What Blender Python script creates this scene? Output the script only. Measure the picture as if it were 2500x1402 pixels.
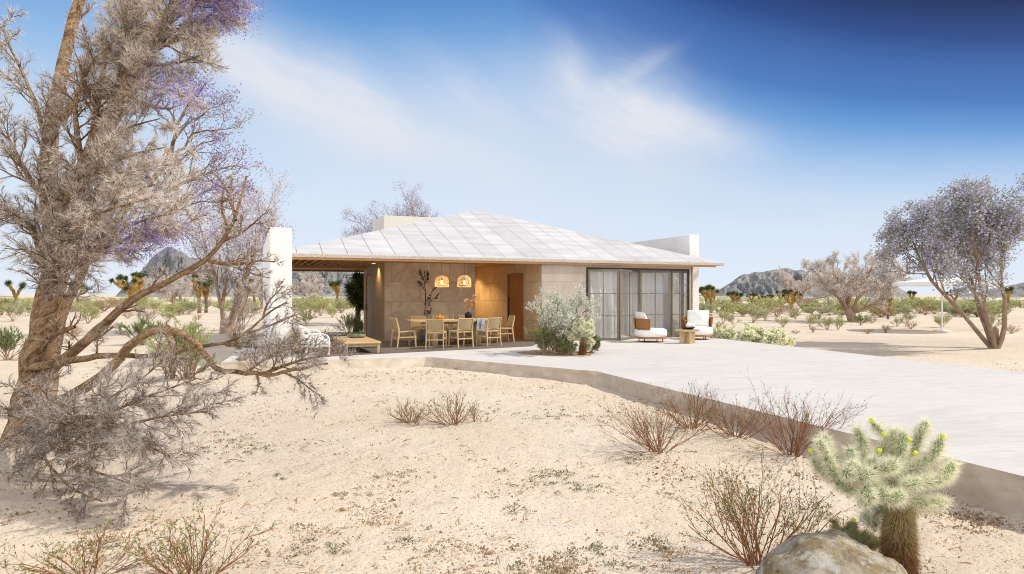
import bpy, math, random
import numpy as np
from mathutils import Vector, Matrix

R = math.radians
random.seed(7)
rng = np.random.default_rng(11)
scene = bpy.context.scene
col = scene.collection
for o in list(bpy.data.objects):
    bpy.data.objects.remove(o)

# ------------------------------------------------------------------ camera
F, CX, HY, CAMH = 1600.0, 1250.0, 718.0, 1.45      # focal length in photo pixels, principal column, horizon row, eye height
cam = bpy.data.cameras.new('camera')
cam_o = bpy.data.objects.new('camera', cam)
col.objects.link(cam_o)
cam_o.location = (0, 0, CAMH)
cam_o.rotation_euler = (R(90), 0, 0)
cam.sensor_width = 36
cam.lens = 36 * F / 2500
cam.shift_y = (HY - 701) / 2500
cam.clip_end = 6000
scene.camera = cam_o

# ------------------------------------------------------------------ sky, sun, exposure
SUN_AZ, SUN_EL = R(4), R(44)                       # azimuth measured from +X towards +Y
S = Vector((math.cos(SUN_EL) * math.cos(SUN_AZ), math.cos(SUN_EL) * math.sin(SUN_AZ), math.sin(SUN_EL)))
sun = bpy.data.lights.new('sun', 'SUN')
sun.energy = 2.6
sun.angle = R(0.6)
sun.color = (1.0, 0.94, 0.85)
sun_o = bpy.data.objects.new('sun', sun)
col.objects.link(sun_o)
sun_o.rotation_euler = S.to_track_quat('Z', 'Y').to_euler()
sun_o.location = (20, 10, 30)
scene.view_settings.view_transform = 'Standard'
scene.view_settings.look = 'None'
scene.view_settings.exposure = 0.6
scene.view_settings.gamma = 1.0
scene.render.engine = 'CYCLES'
scene.cycles.use_denoising = True
scene.cycles.denoiser = 'OPENIMAGEDENOISE'
scene.cycles.denoising_input_passes = 'RGB_ALBEDO_NORMAL'
scene.cycles.denoising_prefilter = 'NONE'
scene.cycles.filter_width = 1.05
scene.cycles.max_bounces = 8
scene.cycles.diffuse_bounces = 5
scene.cycles.glossy_bounces = 3
scene.cycles.transparent_max_bounces = 12
scene.cycles.sample_clamp_indirect = 6

class NT:
    """small helper to write node trees"""
    def __init__(s, tree):
        s.t = tree
        s.n = tree.nodes
        s.l = tree.links
    def node(s, typ, ins=None, **props):
        nd = s.n.new(typ)
        for k, v in props.items():
            setattr(nd, k, v)
        for k, v in (ins or {}).items():
            s.put(nd.inputs[k], v)
        return nd
    def put(s, sock, v):
        if isinstance(v, bpy.types.NodeSocket):
            s.l.new(v, sock)
        elif v is not None:
            if sock.type == 'RGBA' and not hasattr(v, '__len__'):
                v = (v, v, v, 1)
            if sock.type == 'RGBA' and len(v) == 3:
                v = (*v, 1)
            sock.default_value = v
    def math(s, op, a, b=0.0, c=0.0, clamp=False):
        nd = s.n.new('ShaderNodeMath')
        nd.operation = op
        nd.use_clamp = clamp
        for i, v in enumerate((a, b, c)):
            s.put(nd.inputs[i], v)
        return nd.outputs[0]
    def mix(s, f, a, b, blend='MIX'):
        nd = s.n.new('ShaderNodeMix')
        nd.data_type = 'RGBA'
        nd.blend_type = blend
        s.put(nd.inputs[0], f)
        s.put(nd.inputs[6], a)
        s.put(nd.inputs[7], b)
        return nd.outputs[2]
    def noise(s, vec, scale, detail=4, rough=0.55, dist=0.0):
        nd = s.n.new('ShaderNodeTexNoise')
        s.put(nd.inputs['Vector'], vec)
        nd.inputs['Scale'].default_value = scale
        nd.inputs['Detail'].default_value = detail
        nd.inputs['Roughness'].default_value = rough
        nd.inputs['Distortion'].default_value = dist
        return nd.outputs[0]
    def ramp(s, f, stops, interp='LINEAR'):
        nd = s.n.new('ShaderNodeValToRGB')
        nd.color_ramp.interpolation = interp
        el = nd.color_ramp.elements
        while len(el) < len(stops):
            el.new(0.5)
        for e, (p, c) in zip(el, stops):
            e.position = p
            if not hasattr(c, '__len__'):
                c = (c, c, c)
            e.color = (*c[:3], 1)
        s.put(nd.inputs[0], f)
        return nd.outputs[0]
    def mapping(s, vec, scale=(1, 1, 1), rot=(0, 0, 0), loc=(0, 0, 0)):
        nd = s.n.new('ShaderNodeMapping')
        s.put(nd.inputs[0], vec)
        nd.inputs['Location'].default_value = loc
        nd.inputs['Rotation'].default_value = rot
        nd.inputs['Scale'].default_value = scale
        return nd.outputs[0]

def build_world():
    w = bpy.data.worlds.new('World')
    scene.world = w
    w.use_nodes = True
    t = NT(w.node_tree)
    t.n.clear()
    out = t.node('ShaderNodeOutputWorld')
    bg = t.node('ShaderNodeBackground')
    bg.inputs['Strength'].default_value = 0.15
    t.l.new(bg.outputs[0], out.inputs[0])
    sky = t.node('ShaderNodeTexSky', sky_type='NISHITA', sun_disc=False)
    sky.sun_elevation = SUN_EL
    sky.sun_rotation = math.atan2(S.x, S.y)
    sky.altitude = 900
    sky.air_density = 1.0
    sky.dust_density = 0.4
    sky.ozone_density = 2.0
    D = t.node('ShaderNodeTexCoord').outputs['Generated']
    sep = t.node('ShaderNodeSeparateXYZ', {0: D})
    x, y, z = sep.outputs
    el = t.math('MULTIPLY', t.math('ARCSINE', z), 57.2958)      # degrees
    az = t.math('MULTIPLY', t.math('ARCTAN2', x, y), 57.2958)   # degrees east of +Y
    # clear-sky colour by elevation (pale at the horizon, deep blue overhead), darkest towards the high east
    azp = t.math('MAXIMUM', az, 0.0)
    ee = t.math('MULTIPLY', el, t.math('ADD', t.math('MULTIPLY', azp, 0.026), 1.0))
    ee = t.math('MINIMUM', ee, t.math('ADD', 29.0, t.math('MULTIPLY', t.math('DIVIDE', azp, 30.0, clamp=True), 11.0)))
    grad = t.ramp(t.math('DIVIDE', ee, 60.0, clamp=True),
                  [(0.0, (3.4, 3.7, 4.2)), (8 / 60, (3.0, 3.48, 4.14)), (13 / 60, (2.2, 2.98, 3.95)), (18 / 60, (1.2, 2.15, 3.55)), (22 / 60, (.55, 1.45, 3.0)), (26 / 60, (.26, .84, 2.3)),
                   (30 / 60, (.2, .62, 1.85)), (34 / 60, (.075, .27, 1.08)), (40 / 60, (.007, .025, .22))])
    base = t.mix(0.02, grad, sky.outputs[0])
    # cirrus: streaky noise stretched along a slanting direction, gathered into banks
    comb = t.node('ShaderNodeCombineXYZ', {0: az, 1: el, 2: 0.0}).outputs[0]
    warp = t.node('ShaderNodeTexNoise', {'Vector': comb, 'Scale': 0.09, 'Detail': 3.0}).outputs['Color']
    wv = t.node('ShaderNodeVectorMath', {0: warp, 1: (0.5, 0.5, 0.5)}, operation='SUBTRACT').outputs[0]
    wv = t.node('ShaderNodeVectorMath', {0: wv, 'Scale': 5.0}, operation='SCALE').outputs[0]
    cw = t.node('ShaderNodeVectorMath', {0: comb, 1: wv}, operation='ADD').outputs[0]
    def bank(cx, cy, rot, sx, sy):
        dx = t.math('ADD', t.node('ShaderNodeSeparateXYZ', {0: cw}).outputs[0], -cx)
        dy = t.math('ADD', t.node('ShaderNodeSeparateXYZ', {0: cw}).outputs[1], -cy)
        c, sn = math.cos(R(rot)), math.sin(R(rot))
        a = t.math('DIVIDE', t.math('ADD', t.math('MULTIPLY', dx, c), t.math('MULTIPLY', dy, sn)), sx)
        b = t.math('DIVIDE', t.math('ADD', t.math('MULTIPLY', dx, -sn), t.math('MULTIPLY', dy, c)), sy)
        q = t.math('ADD', t.math('MULTIPLY', a, a), t.math('MULTIPLY', b, b))
        return t.math('EXPONENT', t.math('MULTIPLY', q, -1.0))
    def streaks(rot, sc, st=6.0):
        m = t.mapping(cw, rot=(0, 0, R(rot)))
        m = t.mapping(m, scale=(1.0 / st, 1.0, 1.0))
        return t.ramp(t.noise(m, sc, 9, 0.68), [(0.32, 0.0), (0.70, 1.0)])
    CL = CLOUDS
    tot = None
    for (cx, cy, rot, sx, sy, amp, srot, ssc) in CL:
        v = t.math('MULTIPLY', t.math('MULTIPLY', bank(cx, cy, rot, sx, sy), amp), t.math('ADD', t.math('MULTIPLY', streaks(-srot, ssc), 0.55), 0.5))
        tot = v if tot is None else t.math('ADD', tot, v)
    veil = t.math('MULTIPLY', t.noise(comb, 0.05, 3), t.math('SUBTRACT', 1.0, t.math('DIVIDE', el, 30.0, clamp=True)))
    tot = t.math('ADD', tot, t.math('MULTIPLY', veil, 0.12), clamp=True)
    cl = t.mix(tot, base, (3.35, 3.5, 3.85))
    # added fill: unseen sky behind the viewer brightened like thin cloud
    rear_fill = t.math('MULTIPLY', t.node('ShaderNodeMapRange', {0: y, 1: 0.30, 2: -0.40, 3: 0.0, 4: 1.0}, interpolation_type='SMOOTHSTEP').outputs[0],
                   t.node('ShaderNodeMapRange', {0: z, 1: 0.05, 2: 0.45, 3: 0.72, 4: 1.0}, interpolation_type='SMOOTHSTEP').outputs[0])
    tex = t.ramp(t.noise(D, 2.2, 5, .6, .5), [(.3, .62), (.7, 1.0)])
    cl = t.mix(t.math('MULTIPLY', rear_fill, tex), cl, (7.4, 7.1, 6.7))
    # below the horizon: sand-coloured
    below = t.math('LESS_THAN', z, -0.002)
    cl = t.mix(below, cl, (2.6, 2.3, 2.0))
    t.l.new(cl, bg.inputs[0])

# (azimuth, elevation, bank tilt, length, width, strength, streak tilt, streak scale) in degrees
CLOUDS = [(-15.5, 15.6, -21, 12, 3.4, 1.15, -24, 0.2), (-24, 18.6, -26, 6, 2.0, .6, -28, .22), (-3.0, 16.5, -22, 7, 3.2, 0.55, -28, 0.28),
          (9.5, 14.8, -27, 7.5, 3.9, 1.15, -30, 0.2), (11.0, 19.0, 27, 2.6, .7, .3, 28, .3), (4.6, 19.2, -58, 2.6, 1.4, .38, -58, .25), (17, 13.0, -12, 5, 1.8, .55, -14, .22),
          (0, 10.5, -8, 30, 3.2, .4, -12, .18), (-37, 12, -15, 9, 4, .4, -20, .2), (33, 7, -5, 12, 3, .3, -8, .2)]
build_world()

# ------------------------------------------------------------------ mesh helpers
class MB:
    def __init__(s):
        s.v, s.f, s.n = [], [], 0
    def add(s, v, f, mat=0, smooth=False):
        v = np.asarray(v, float).reshape(-1, 3)
        f = np.asarray(f, int)
        s.v.append(v)
        s.f.append((f + s.n, mat, smooth))
        s.n += len(v)
    def ngon(s, pts, mat=0):
        s.add(pts, [list(range(len(pts)))], mat)
    def box(s, a, b, mat=0):
        x0, y0, z0 = a
        x1, y1, z1 = b
        v = [(x0, y0, z0), (x1, y0, z0), (x1, y1, z0), (x0, y1, z0), (x0, y0, z1), (x1, y0, z1), (x1, y1, z1), (x0, y1, z1)]
        s.add(v, [(0, 3, 2, 1), (4, 5, 6, 7), (0, 1, 5, 4), (1, 2, 6, 5), (2, 3, 7, 6), (3, 0, 4, 7)], mat)
    def bar(s, p, q, w, h, up=(0, 0, 1), mat=0, w2=None, h2=None):
        p, q = np.array(p, float), np.array(q, float)
        d = q - p
        d /= np.linalg.norm(d)
        u = np.cross(d, up)
        if np.linalg.norm(u) < 1e-5:
            u = np.cross(d, (0, 1, 0))
        u /= np.linalg.norm(u)
        n = np.cross(u, d)
        w2, h2 = w2 or w, h2 or h
        v = []
        for c, ww, hh in ((p, w, h), (q, w2, h2)):
            for a, b in ((-1, -1), (1, -1), (1, 1), (-1, 1)):
                v.append(c + u * a * ww / 2 + n * b * hh / 2)
        s.add(v, [(3, 2, 1, 0), (4, 5, 6, 7), (0, 1, 5, 4), (1, 2, 6, 5), (2, 3, 7, 6), (3, 0, 4, 7)], mat)
    def prism(s, poly, z0, z1, mat=0, top=True, bottom=True):
        n = len(poly)
        v = [(x, y, z0) for x, y in poly] + [(x, y, z1) for x, y in poly]
        s.add(v, [(i, (i + 1) % n, n + (i + 1) % n, n + i) for i in range(n)], mat)
        if top:
            s.add(v[n:], [list(range(n))], mat)
        if bottom:
            s.add(v[:n], [list(range(n))[::-1]], mat)
    def lathe(s, prof, c=(0, 0, 0), n=24, mat=0, smooth=True, sx=1.0, sy=1.0, power=2.0):
        a = np.arange(n) / n * 2 * np.pi
        ca, sa = np.cos(a), np.sin(a)
        if power != 2.0:
            ca, sa = np.sign(ca) * np.abs(ca) ** (2 / power), np.sign(sa) * np.abs(sa) ** (2 / power)
        V = []
        for r, z in prof:
            V.append(np.stack([c[0] + ca * r * sx, c[1] + sa * r * sy, np.full(n, c[2] + z)], 1))
        V = np.concatenate(V)
        Fc = []
        for i in range(len(prof) - 1):
            for k in range(n):
                k2 = (k + 1) % n
                Fc.append((i * n + k, i * n + k2, (i + 1) * n + k2, (i + 1) * n + k))
        s.add(V, Fc, mat, smooth)
    def tubes(s, polys, n=5, mat=0, smooth=True):
        by = {}
        for P, Rr in polys:
            by.setdefault(len(P), []).append((P, Rr))
        for m, lst in by.items():
            P = np.array([a for a, b in lst], float)
            Rr = np.array([b for a, b in lst], float)
            k = len(lst)
            T = np.gradient(P, axis=1)
            T /= np.linalg.norm(T, axis=2, keepdims=True) + 1e-9
            mT = np.abs(T.mean(1))
            ref = np.zeros((k, 3))
            ref[np.arange(k), mT.argmin(1)] = 1
            N = np.cross(T, ref[:, None, :])
            N /= np.linalg.norm(N, axis=2, keepdims=True) + 1e-9
            B = np.cross(T, N)
            a = np.arange(n) / n * 2 * np.pi
            V = (P[:, :, None, :] + Rr[:, :, None, None] * (np.cos(a)[None, None, :, None] * N[:, :, None, :] + np.sin(a)[None, None, :, None] * B[:, :, None, :]))
            idx = np.arange(k * m * n).reshape(k, m, n)
            q = np.stack([idx[:, :-1, :], np.roll(idx, -1, 2)[:, :-1, :], np.roll(idx, -1, 2)[:, 1:, :], idx[:, 1:, :]], -1).reshape(-1, 4)
            s.add(V.reshape(-1, 3), q, mat, smooth)
    def blades(s, P, D, L, W, mat=0, quad=False, rg=None, bend=0.0):
        """thin pointed blades (triangles) or diamond leaves (quads) at P along D"""
        rg = rg or rng
        P, D = np.asarray(P, float), np.asarray(D, float)
        k = len(P)
        if not k:
            return
        D = D / (np.linalg.norm(D, axis=1, keepdims=True) + 1e-9)
        L = np.broadcast_to(np.asarray(L, float), (k,))[:, None]
        W = np.broadcast_to(np.asarray(W, float), (k,))[:, None]
        rnd = rg.normal(size=(k, 3))
        side = np.cross(D, rnd)
        side /= np.linalg.norm(side, axis=1, keepdims=True) + 1e-9
        if quad:
            nrm = np.cross(D, side)
            mid = P + D * L * .5 + nrm * L * bend
            V = np.stack([P, mid - side * W / 2, P + D * L, mid + side * W / 2], 1).reshape(-1, 3)
            s.add(V, np.arange(4 * k).reshape(k, 4), mat)
        else:
            V = np.stack([P - side * W / 2, P + side * W / 2, P + D * L], 1).reshape(-1, 3)
            s.add(V, np.arange(3 * k).reshape(k, 3), mat)
    def build(s, name, mats, parent=None, bevel=0.0, seg=2, loc=None, rot=None, rotz=None):
        me = bpy.data.meshes.new(name)
        V = np.concatenate(s.v)
        me.vertices.add(len(V))
        me.vertices.foreach_set('co', V.ravel())
        loops, starts, mi, sm = [], [], [], []
        pos = 0
        for f, mat, smooth in s.f:
            k = f.shape[1]
            nf = len(f)
            loops.append(f.ravel())
            starts.append(pos + np.arange(nf) * k)
            pos += nf * k
            mi.append(np.full(nf, mat))
            sm.append(np.full(nf, smooth))
        loops = np.concatenate(loops)
        starts = np.concatenate(starts)
        me.loops.add(len(loops))
        me.loops.foreach_set('vertex_index', loops.astype(np.int32))
        me.polygons.add(len(starts))
        me.polygons.foreach_set('loop_start', starts.astype(np.int32))
        me.polygons.foreach_set('material_index', np.concatenate(mi).astype(np.int32))
        me.polygons.foreach_set('use_smooth', np.concatenate(sm))
        me.update(calc_edges=True)
        me.validate()
        if not isinstance(mats, (list, tuple)):
            mats = [mats]
        for m in mats:
            me.materials.append(m)
        o = bpy.data.objects.new(name, me)
        col.objects.link(o)
        if parent is not None:
            o.parent = parent
        if loc is not None:
            o.location = loc
        if rotz is not None:
            o.rotation_euler = (0, 0, rotz)
        if rot is not None:
            o.rotation_euler = rot
        if bevel:
            b = o.modifiers.new('bevel', 'BEVEL')
            b.width = bevel
            b.segments = seg
            b.limit_method = 'ANGLE'
            b.angle_limit = R(40)
        return o

def tag(o, label, cat, group=None):
    o['label'] = label
    o['category'] = cat
    if group:
        o['group'] = group
    return o
def struct(o, kind='structure'):
    o['kind'] = kind
    return o
def thing(name, label, cat, loc=(0, 0, 0), rotz=0.0, group=None, scale=None):
    o = bpy.data.objects.new(name, None)
    col.objects.link(o)
    o.location = loc
    o.rotation_euler = (0, 0, rotz)
    o.empty_display_size = 0.1
    if scale:
        o.scale = (scale,) * 3 if not hasattr(scale, '__len__') else scale
    return tag(o, label, cat, group)
def dup(root, label, loc, rotz=0.0, scale=None, group=None):
    r = root.copy()
    col.objects.link(r)
    r.location = loc
    r.rotation_euler = (0, 0, rotz)
    if scale:
        r.scale = (scale,) * 3 if not hasattr(scale, '__len__') else scale
    r['label'] = label
    if group:
        r['group'] = group
    for ch in root.children:
        c = ch.copy()
        col.objects.link(c)
        c.parent = r
        for g in ch.children:
            d = g.copy()
            col.objects.link(d)
            d.parent = c
    return r

# value noise for geometry
_lat = np.random.default_rng(3).random((256, 256))
def vnoise(x, y):
    xi, yi = np.floor(x).astype(int), np.floor(y).astype(int)
    fx, fy = x - xi, y - yi
    fx, fy = fx * fx * (3 - 2 * fx), fy * fy * (3 - 2 * fy)
    g = lambda a, b: _lat[a & 255, b & 255]
    return (g(xi, yi) * (1 - fx) + g(xi + 1, yi) * fx) * (1 - fy) + (g(xi, yi + 1) * (1 - fx) + g(xi + 1, yi + 1) * fx) * fy
def fbm(x, y, o=4, gain=.5):
    s, a, t = 0, 1, 0
    for i in range(o):
        s = s + a * vnoise(x * 2 ** i + 17.3 * i, y * 2 ** i + 9.1 * i)
        t += a
        a *= gain
    return s / t
def smooth01(t):
    t = np.clip(t, 0, 1)
    return t * t * (3 - 2 * t)

# ground height (terrace floor is 0)
def zg(x, y):
    x, y = np.asarray(x, float), np.asarray(y, float)
    z = -0.26 + .07 * np.exp(-((x + 3) ** 2 / 14 + (y - 14.3) ** 2 / 8)) - .12 * smooth01((8.5 - y) / 5)
    z = z + .07 * (fbm(x * .45 + 40, y * .45 + 40, 3) - .5) * smooth01((60 - y) / 30)
    return z
def G(px, py):
    """ground point seen at a photo pixel"""
    d = 10.0
    for i in range(30):
        z = float(zg((px - CX) / F * d, d))
        d = .5 * d + .5 * (CAMH - z) * F / max(py - HY, 2.5)
    return Vector(((px - CX) / F * d, d, float(zg((px - CX) / F * d, d))))
def T(px, py):
    """terrace point seen at a photo pixel"""
    d = CAMH * F / (py - HY)
    return Vector(((px - CX) / F * d, d, 0))
def Pd(px, py, d):
    return np.array(((px - CX) / F * d, d, CAMH + (HY - py) / F * d))

# ------------------------------------------------------------------ materials
def mat(name, c, rough=.7, var=.12, vs=3.0, bump=0.0, bs=30.0, metal=0.0, c2=None, island=0.0, detail=5, coord='Object', spec=.3, trans=0.0, emit=None, stretch=None):
    m = bpy.data.materials.new(name)
    m.use_nodes = True
    t = NT(m.node_tree)
    b = t.n['Principled BSDF']
    b.inputs['Roughness'].default_value = rough
    b.inputs['Metallic'].default_value = metal
    b.inputs['Specular IOR Level'].default_value = spec
    vec = t.node('ShaderNodeTexCoord').outputs[coord]
    if stretch:
        vec = t.mapping(vec, scale=stretch)
    c = np.array(c)
    lo = c * (1 - var) if c2 is None else np.array(c2)
    hi = np.clip(c * (1 + var), 0, 1) if c2 is None else c
    f = t.ramp(t.noise(vec, vs, detail), [(.3, 0), (.7, 1)])
    cc = t.mix(f, tuple(lo), tuple(hi))
    if island:
        rp = t.node('ShaderNodeNewGeometry').outputs['Random Per Island']
        k = t.math('ADD', t.math('MULTIPLY', rp, 2 * island), 1 - island)
        cc = t.mix(1.0, cc, t.node('ShaderNodeCombineColor', {0: k, 1: k, 2: k}).outputs[0], 'MULTIPLY')
    t.put(b.inputs['Base Color'], cc)
    if bump:
        bn = t.node('ShaderNodeBump', {'Height': t.noise(vec, bs, 5, .6)})
        bn.inputs['Strength'].default_value = min(1, bump)
        bn.inputs['Distance'].default_value = .02
        t.l.new(bn.outputs[0], b.inputs['Normal'])
    if trans:
        tr = t.node('ShaderNodeBsdfTranslucent')
        t.put(tr.inputs[0], cc)
        mx = t.node('ShaderNodeMixShader', {0: trans, 1: b.outputs[0], 2: tr.outputs[0]})
        t.l.new(mx.outputs[0], t.n['Material Output'].inputs[0])
    return m

def sand_mat():
    m = bpy.data.materials.new('sand')
    m.use_nodes = True
    t = NT(m.node_tree)
    b = t.n['Principled BSDF']
    b.inputs['Roughness'].default_value = .95
    b.inputs['Specular IOR Level'].default_value = .1
    v = t.node('ShaderNodeTexCoord').outputs['Object']
    big = t.ramp(t.noise(v, .35, 4), [(.35, 0), (.65, 1)])
    mid = t.ramp(t.noise(v, 5, 5, .6), [(.35, 0), (.7, 1)])
    c = t.mix(big, (.63, .525, .40), (.70, .61, .505))
    c = t.mix(t.math('MULTIPLY', mid, .35), c, (.60, .485, .37))
    # crumbs of darker earth and grit
    g1 = t.ramp(t.noise(v, 38, 4, .7), [(.60, 0), (.68, 1)])
    patch = t.ramp(t.noise(v, 1.3, 4, .6), [(.42, .15), (.62, 1)])
    c = t.mix(t.math('MULTIPLY', t.math('MULTIPLY', g1, patch), .75), c, (.30, .205, .12))
    # streaks of gravel and litter across the plain
    sv = t.mapping(v, scale=(.35, 1.3, 1))
    st = t.ramp(t.noise(sv, 1.1, 6, .7), [(.56, 0), (.66, 1)])
    gate = t.ramp(t.noise(v, .12, 2), [(.45, 0), (.6, 1)])
    sepv = t.node('ShaderNodeSeparateXYZ', {0: v})
    far = t.node('ShaderNodeMapRange', {0: sepv.outputs[1], 1: 14.0, 2: 20.0}).outputs[0]
    c = t.mix(t.math('MULTIPLY', t.math('MULTIPLY', t.math('MULTIPLY', st, gate), far), .6), c, (.30, .25, .2))
    t.put(b.inputs['Base Color'], c)
    h = t.math('ADD', t.math('MULTIPLY', t.noise(v, 30, 6, .65), .6), t.math('MULTIPLY', t.noise(v, 7, 4, .6), 1.6))
    h = t.math('ADD', h, t.math('MULTIPLY', g1, .35))
    bn = t.node('ShaderNodeBump', {'Height': h})
    bn.inputs['Strength'].default_value = .9
    bn.inputs['Distance'].default_value = .022
    t.l.new(bn.outputs[0], b.inputs['Normal'])
    return m

def slab_mat(name, tones, joint, bw=.62, bh=.6, offs=0.5, rough=.8, vein=.35, side=False, joint_w=.007):
    """stone slabs in house coordinates with thin joints, each slab its own tone, veined"""
    m = bpy.data.materials.new(name)
    m.use_nodes = True
    t = NT(m.node_tree)
    b = t.n['Principled BSDF']
    b.inputs['Roughness'].default_value = rough
    b.inputs['Specular IOR Level'].default_value = .2
    v = t.node('ShaderNodeTexCoord').outputs['Object']
    sp = t.node('ShaderNodeSeparateXYZ', {0: v})
    hor = sp.outputs[1] if side else sp.outputs[0]
    p = t.node('ShaderNodeCombineXYZ', {0: hor, 1: t.math('ADD', sp.outputs[2], -.02), 2: 0.0}).outputs[0]
    br = t.node('ShaderNodeTexBrick', {'Vector': p})
    br.offset = offs
    br.offset_frequency = 2
    br.squash = 1.0
    br.inputs['Scale'].default_value = 1.0
    br.inputs['Brick Width'].default_value = bw
    br.inputs['Row Height'].default_value = bh
    br.inputs['Mortar Size'].default_value = joint_w
    br.inputs['Mortar Smooth'].default_value = .1
    br.inputs['Bias'].default_value = 0.0
    br.inputs['Color1'].default_value = (0, 0, 0, 1)
    br.inputs['Color2'].default_value = (1, 1, 1, 1)
    tone = t.node('ShaderNodeSeparateColor', {0: br.outputs['Color']}).outputs[0]
    # shift the veining from slab to slab
    off = t.node('ShaderNodeCombineXYZ', {0: t.math('MULTIPLY', tone, 37.0), 1: t.math('MULTIPLY', tone, 11.0), 2: 0.0}).outputs[0]
    vv = t.node('ShaderNodeVectorMath', {0: p, 1: off}, operation='ADD').outputs[0]
    n1 = t.ramp(t.noise(vv, 2.2, 6, .65, 1.2), [(.38, 0), (.64, 1)])
    n2 = t.noise(t.mapping(vv, scale=(1, 5, 1)), 4, 6, .7, .6)
    c = t.mix(tone, tones[0], tones[1])
    c = t.mix(t.math('MULTIPLY', n1, vein), c, tones[2])
    c = t.mix(t.math('MULTIPLY', t.ramp(n2, [(.5, 0), (.75, 1)]), vein * .7), c, tones[3])
    grit = t.ramp(t.noise(p, 60, 3, .7), [(.35, .86), (.65, 1.1)])
    c = t.mix(1.0, c, grit, 'MULTIPLY')
    c = t.mix(t.math('MULTIPLY', br.outputs['Fac'], .6), c, joint)
    t.put(b.inputs['Base Color'], c)
    h = t.math('SUBTRACT', t.math('MULTIPLY', n2, .12), t.math('MULTIPLY', br.outputs['Fac'], .5))
    bn = t.node('ShaderNodeBump', {'Height': h})
    bn.inputs['Strength'].default_value = .6
    bn.inputs['Distance'].default_value = .012
    t.l.new(bn.outputs[0], b.inputs['Normal'])
    return m

def terrace_mat():
    m = bpy.data.materials.new('terrace_concrete')
    m.use_nodes = True
    t = NT(m.node_tree)
    b = t.n['Principled BSDF']
    b.inputs['Roughness'].default_value = .75
    b.inputs['Specular IOR Level'].default_value = .25
    v = t.node('ShaderNodeTexCoord').outputs['Object']
    sv = t.mapping(v, rot=(0, 0, R(-14)))
    sv = t.mapping(sv, scale=(.35, 1.6, 1))
    n1 = t.ramp(t.noise(sv, 1.6, 7, .68, 1.0), [(.34, 0), (.68, 1)])
    n2 = t.ramp(t.noise(sv, 5.0, 6, .7, 1.5), [(.45, 0), (.7, 1)])
    n3 = t.ramp(t.noise(v, .5, 4), [(.35, 0), (.65, 1)])
    c = t.mix(n1, (.55, .53, .505), (.64, .62, .60))
    c = t.mix(t.math('MULTIPLY', n2, .7), c, (.46, .43, .40))
    c = t.mix(t.math('MULTIPLY', n3, .35), c, (.66, .645, .625))
    t.put(b.inputs['Base Color'], c)
    bn = t.node('ShaderNodeBump', {'Height': t.math('ADD', n1, t.noise(v, 50, 4))})
    bn.inputs['Strength'].default_value = .25
    bn.inputs['Distance'].default_value = .008
    t.l.new(bn.outputs[0], b.inputs['Normal'])
    return m

def wood_mat(name, c, c2, rough=.55, axis=0, sc=1.0):
    m = bpy.data.materials.new(name)
    m.use_nodes = True
    t = NT(m.node_tree)
    b = t.n['Principled BSDF']
    b.inputs['Roughness'].default_value = rough
    b.inputs['Specular IOR Level'].default_value = .3
    v = t.node('ShaderNodeTexCoord').outputs['Object']
    scl = [14 * sc, 14 * sc, 14 * sc]
    scl[axis] = 1.2 * sc
    n = t.noise(t.mapping(v, scale=scl), 1.5, 6, .65, .8)
    t.put(b.inputs['Base Color'], t.mix(t.ramp(n, [(.3, 0), (.7, 1)]), c2, c))
    bn = t.node('ShaderNodeBump', {'Height': n})
    bn.inputs['Strength'].default_value = .2
    bn.inputs['Distance'].default_value = .004
    t.l.new(bn.outputs[0], b.inputs['Normal'])
    return m

def weave_mat(name, c, c2, sc=60.0):
    m = bpy.data.materials.new(name)
    m.use_nodes = True
    t = NT(m.node_tree)
    b = t.n['Principled BSDF']
    b.inputs['Roughness'].default_value = .75
    v = t.node('ShaderNodeTexCoord').outputs['Object']
    sp = t.node('ShaderNodeSeparateXYZ', {0: v})
    u = t.math('ADD', sp.outputs[0], sp.outputs[1])
    a = t.math('SINE', t.math('MULTIPLY', u, sc * 3.1416))
    w = t.math('SINE', t.math('MULTIPLY', t.math('ADD', sp.outputs[2], t.math('MULTIPLY', sp.outputs[1], .7)), sc * 3.1416))
    f = t.math('ADD', t.math('MULTIPLY', t.math('MULTIPLY', a, w), .5), .5)
    f = t.mix(.35, f, t.noise(v, 40, 4))
    t.put(b.inputs['Base Color'], t.mix(f, c2, c))
    bn = t.node('ShaderNodeBump', {'Height': f})
    bn.inputs['Strength'].default_value = .7
    bn.inputs['Distance'].default_value = .006
    t.l.new(bn.outputs[0], b.inputs['Normal'])
    return m

def stucco_mat():
    m = mat('white_stucco', (.90, .895, .885), .9, .03, 1.2)
    t = NT(m.node_tree)
    v = t.node('ShaderNodeTexCoord').outputs['Object']
    n = t.noise(v, 16, 5, .6, .6)
    bn = t.node('ShaderNodeBump', {'Height': n})
    bn.inputs['Strength'].default_value = .7
    bn.inputs['Distance'].default_value = .03
    t.l.new(bn.outputs[0], t.n['Principled BSDF'].inputs['Normal'])
    return m

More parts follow.
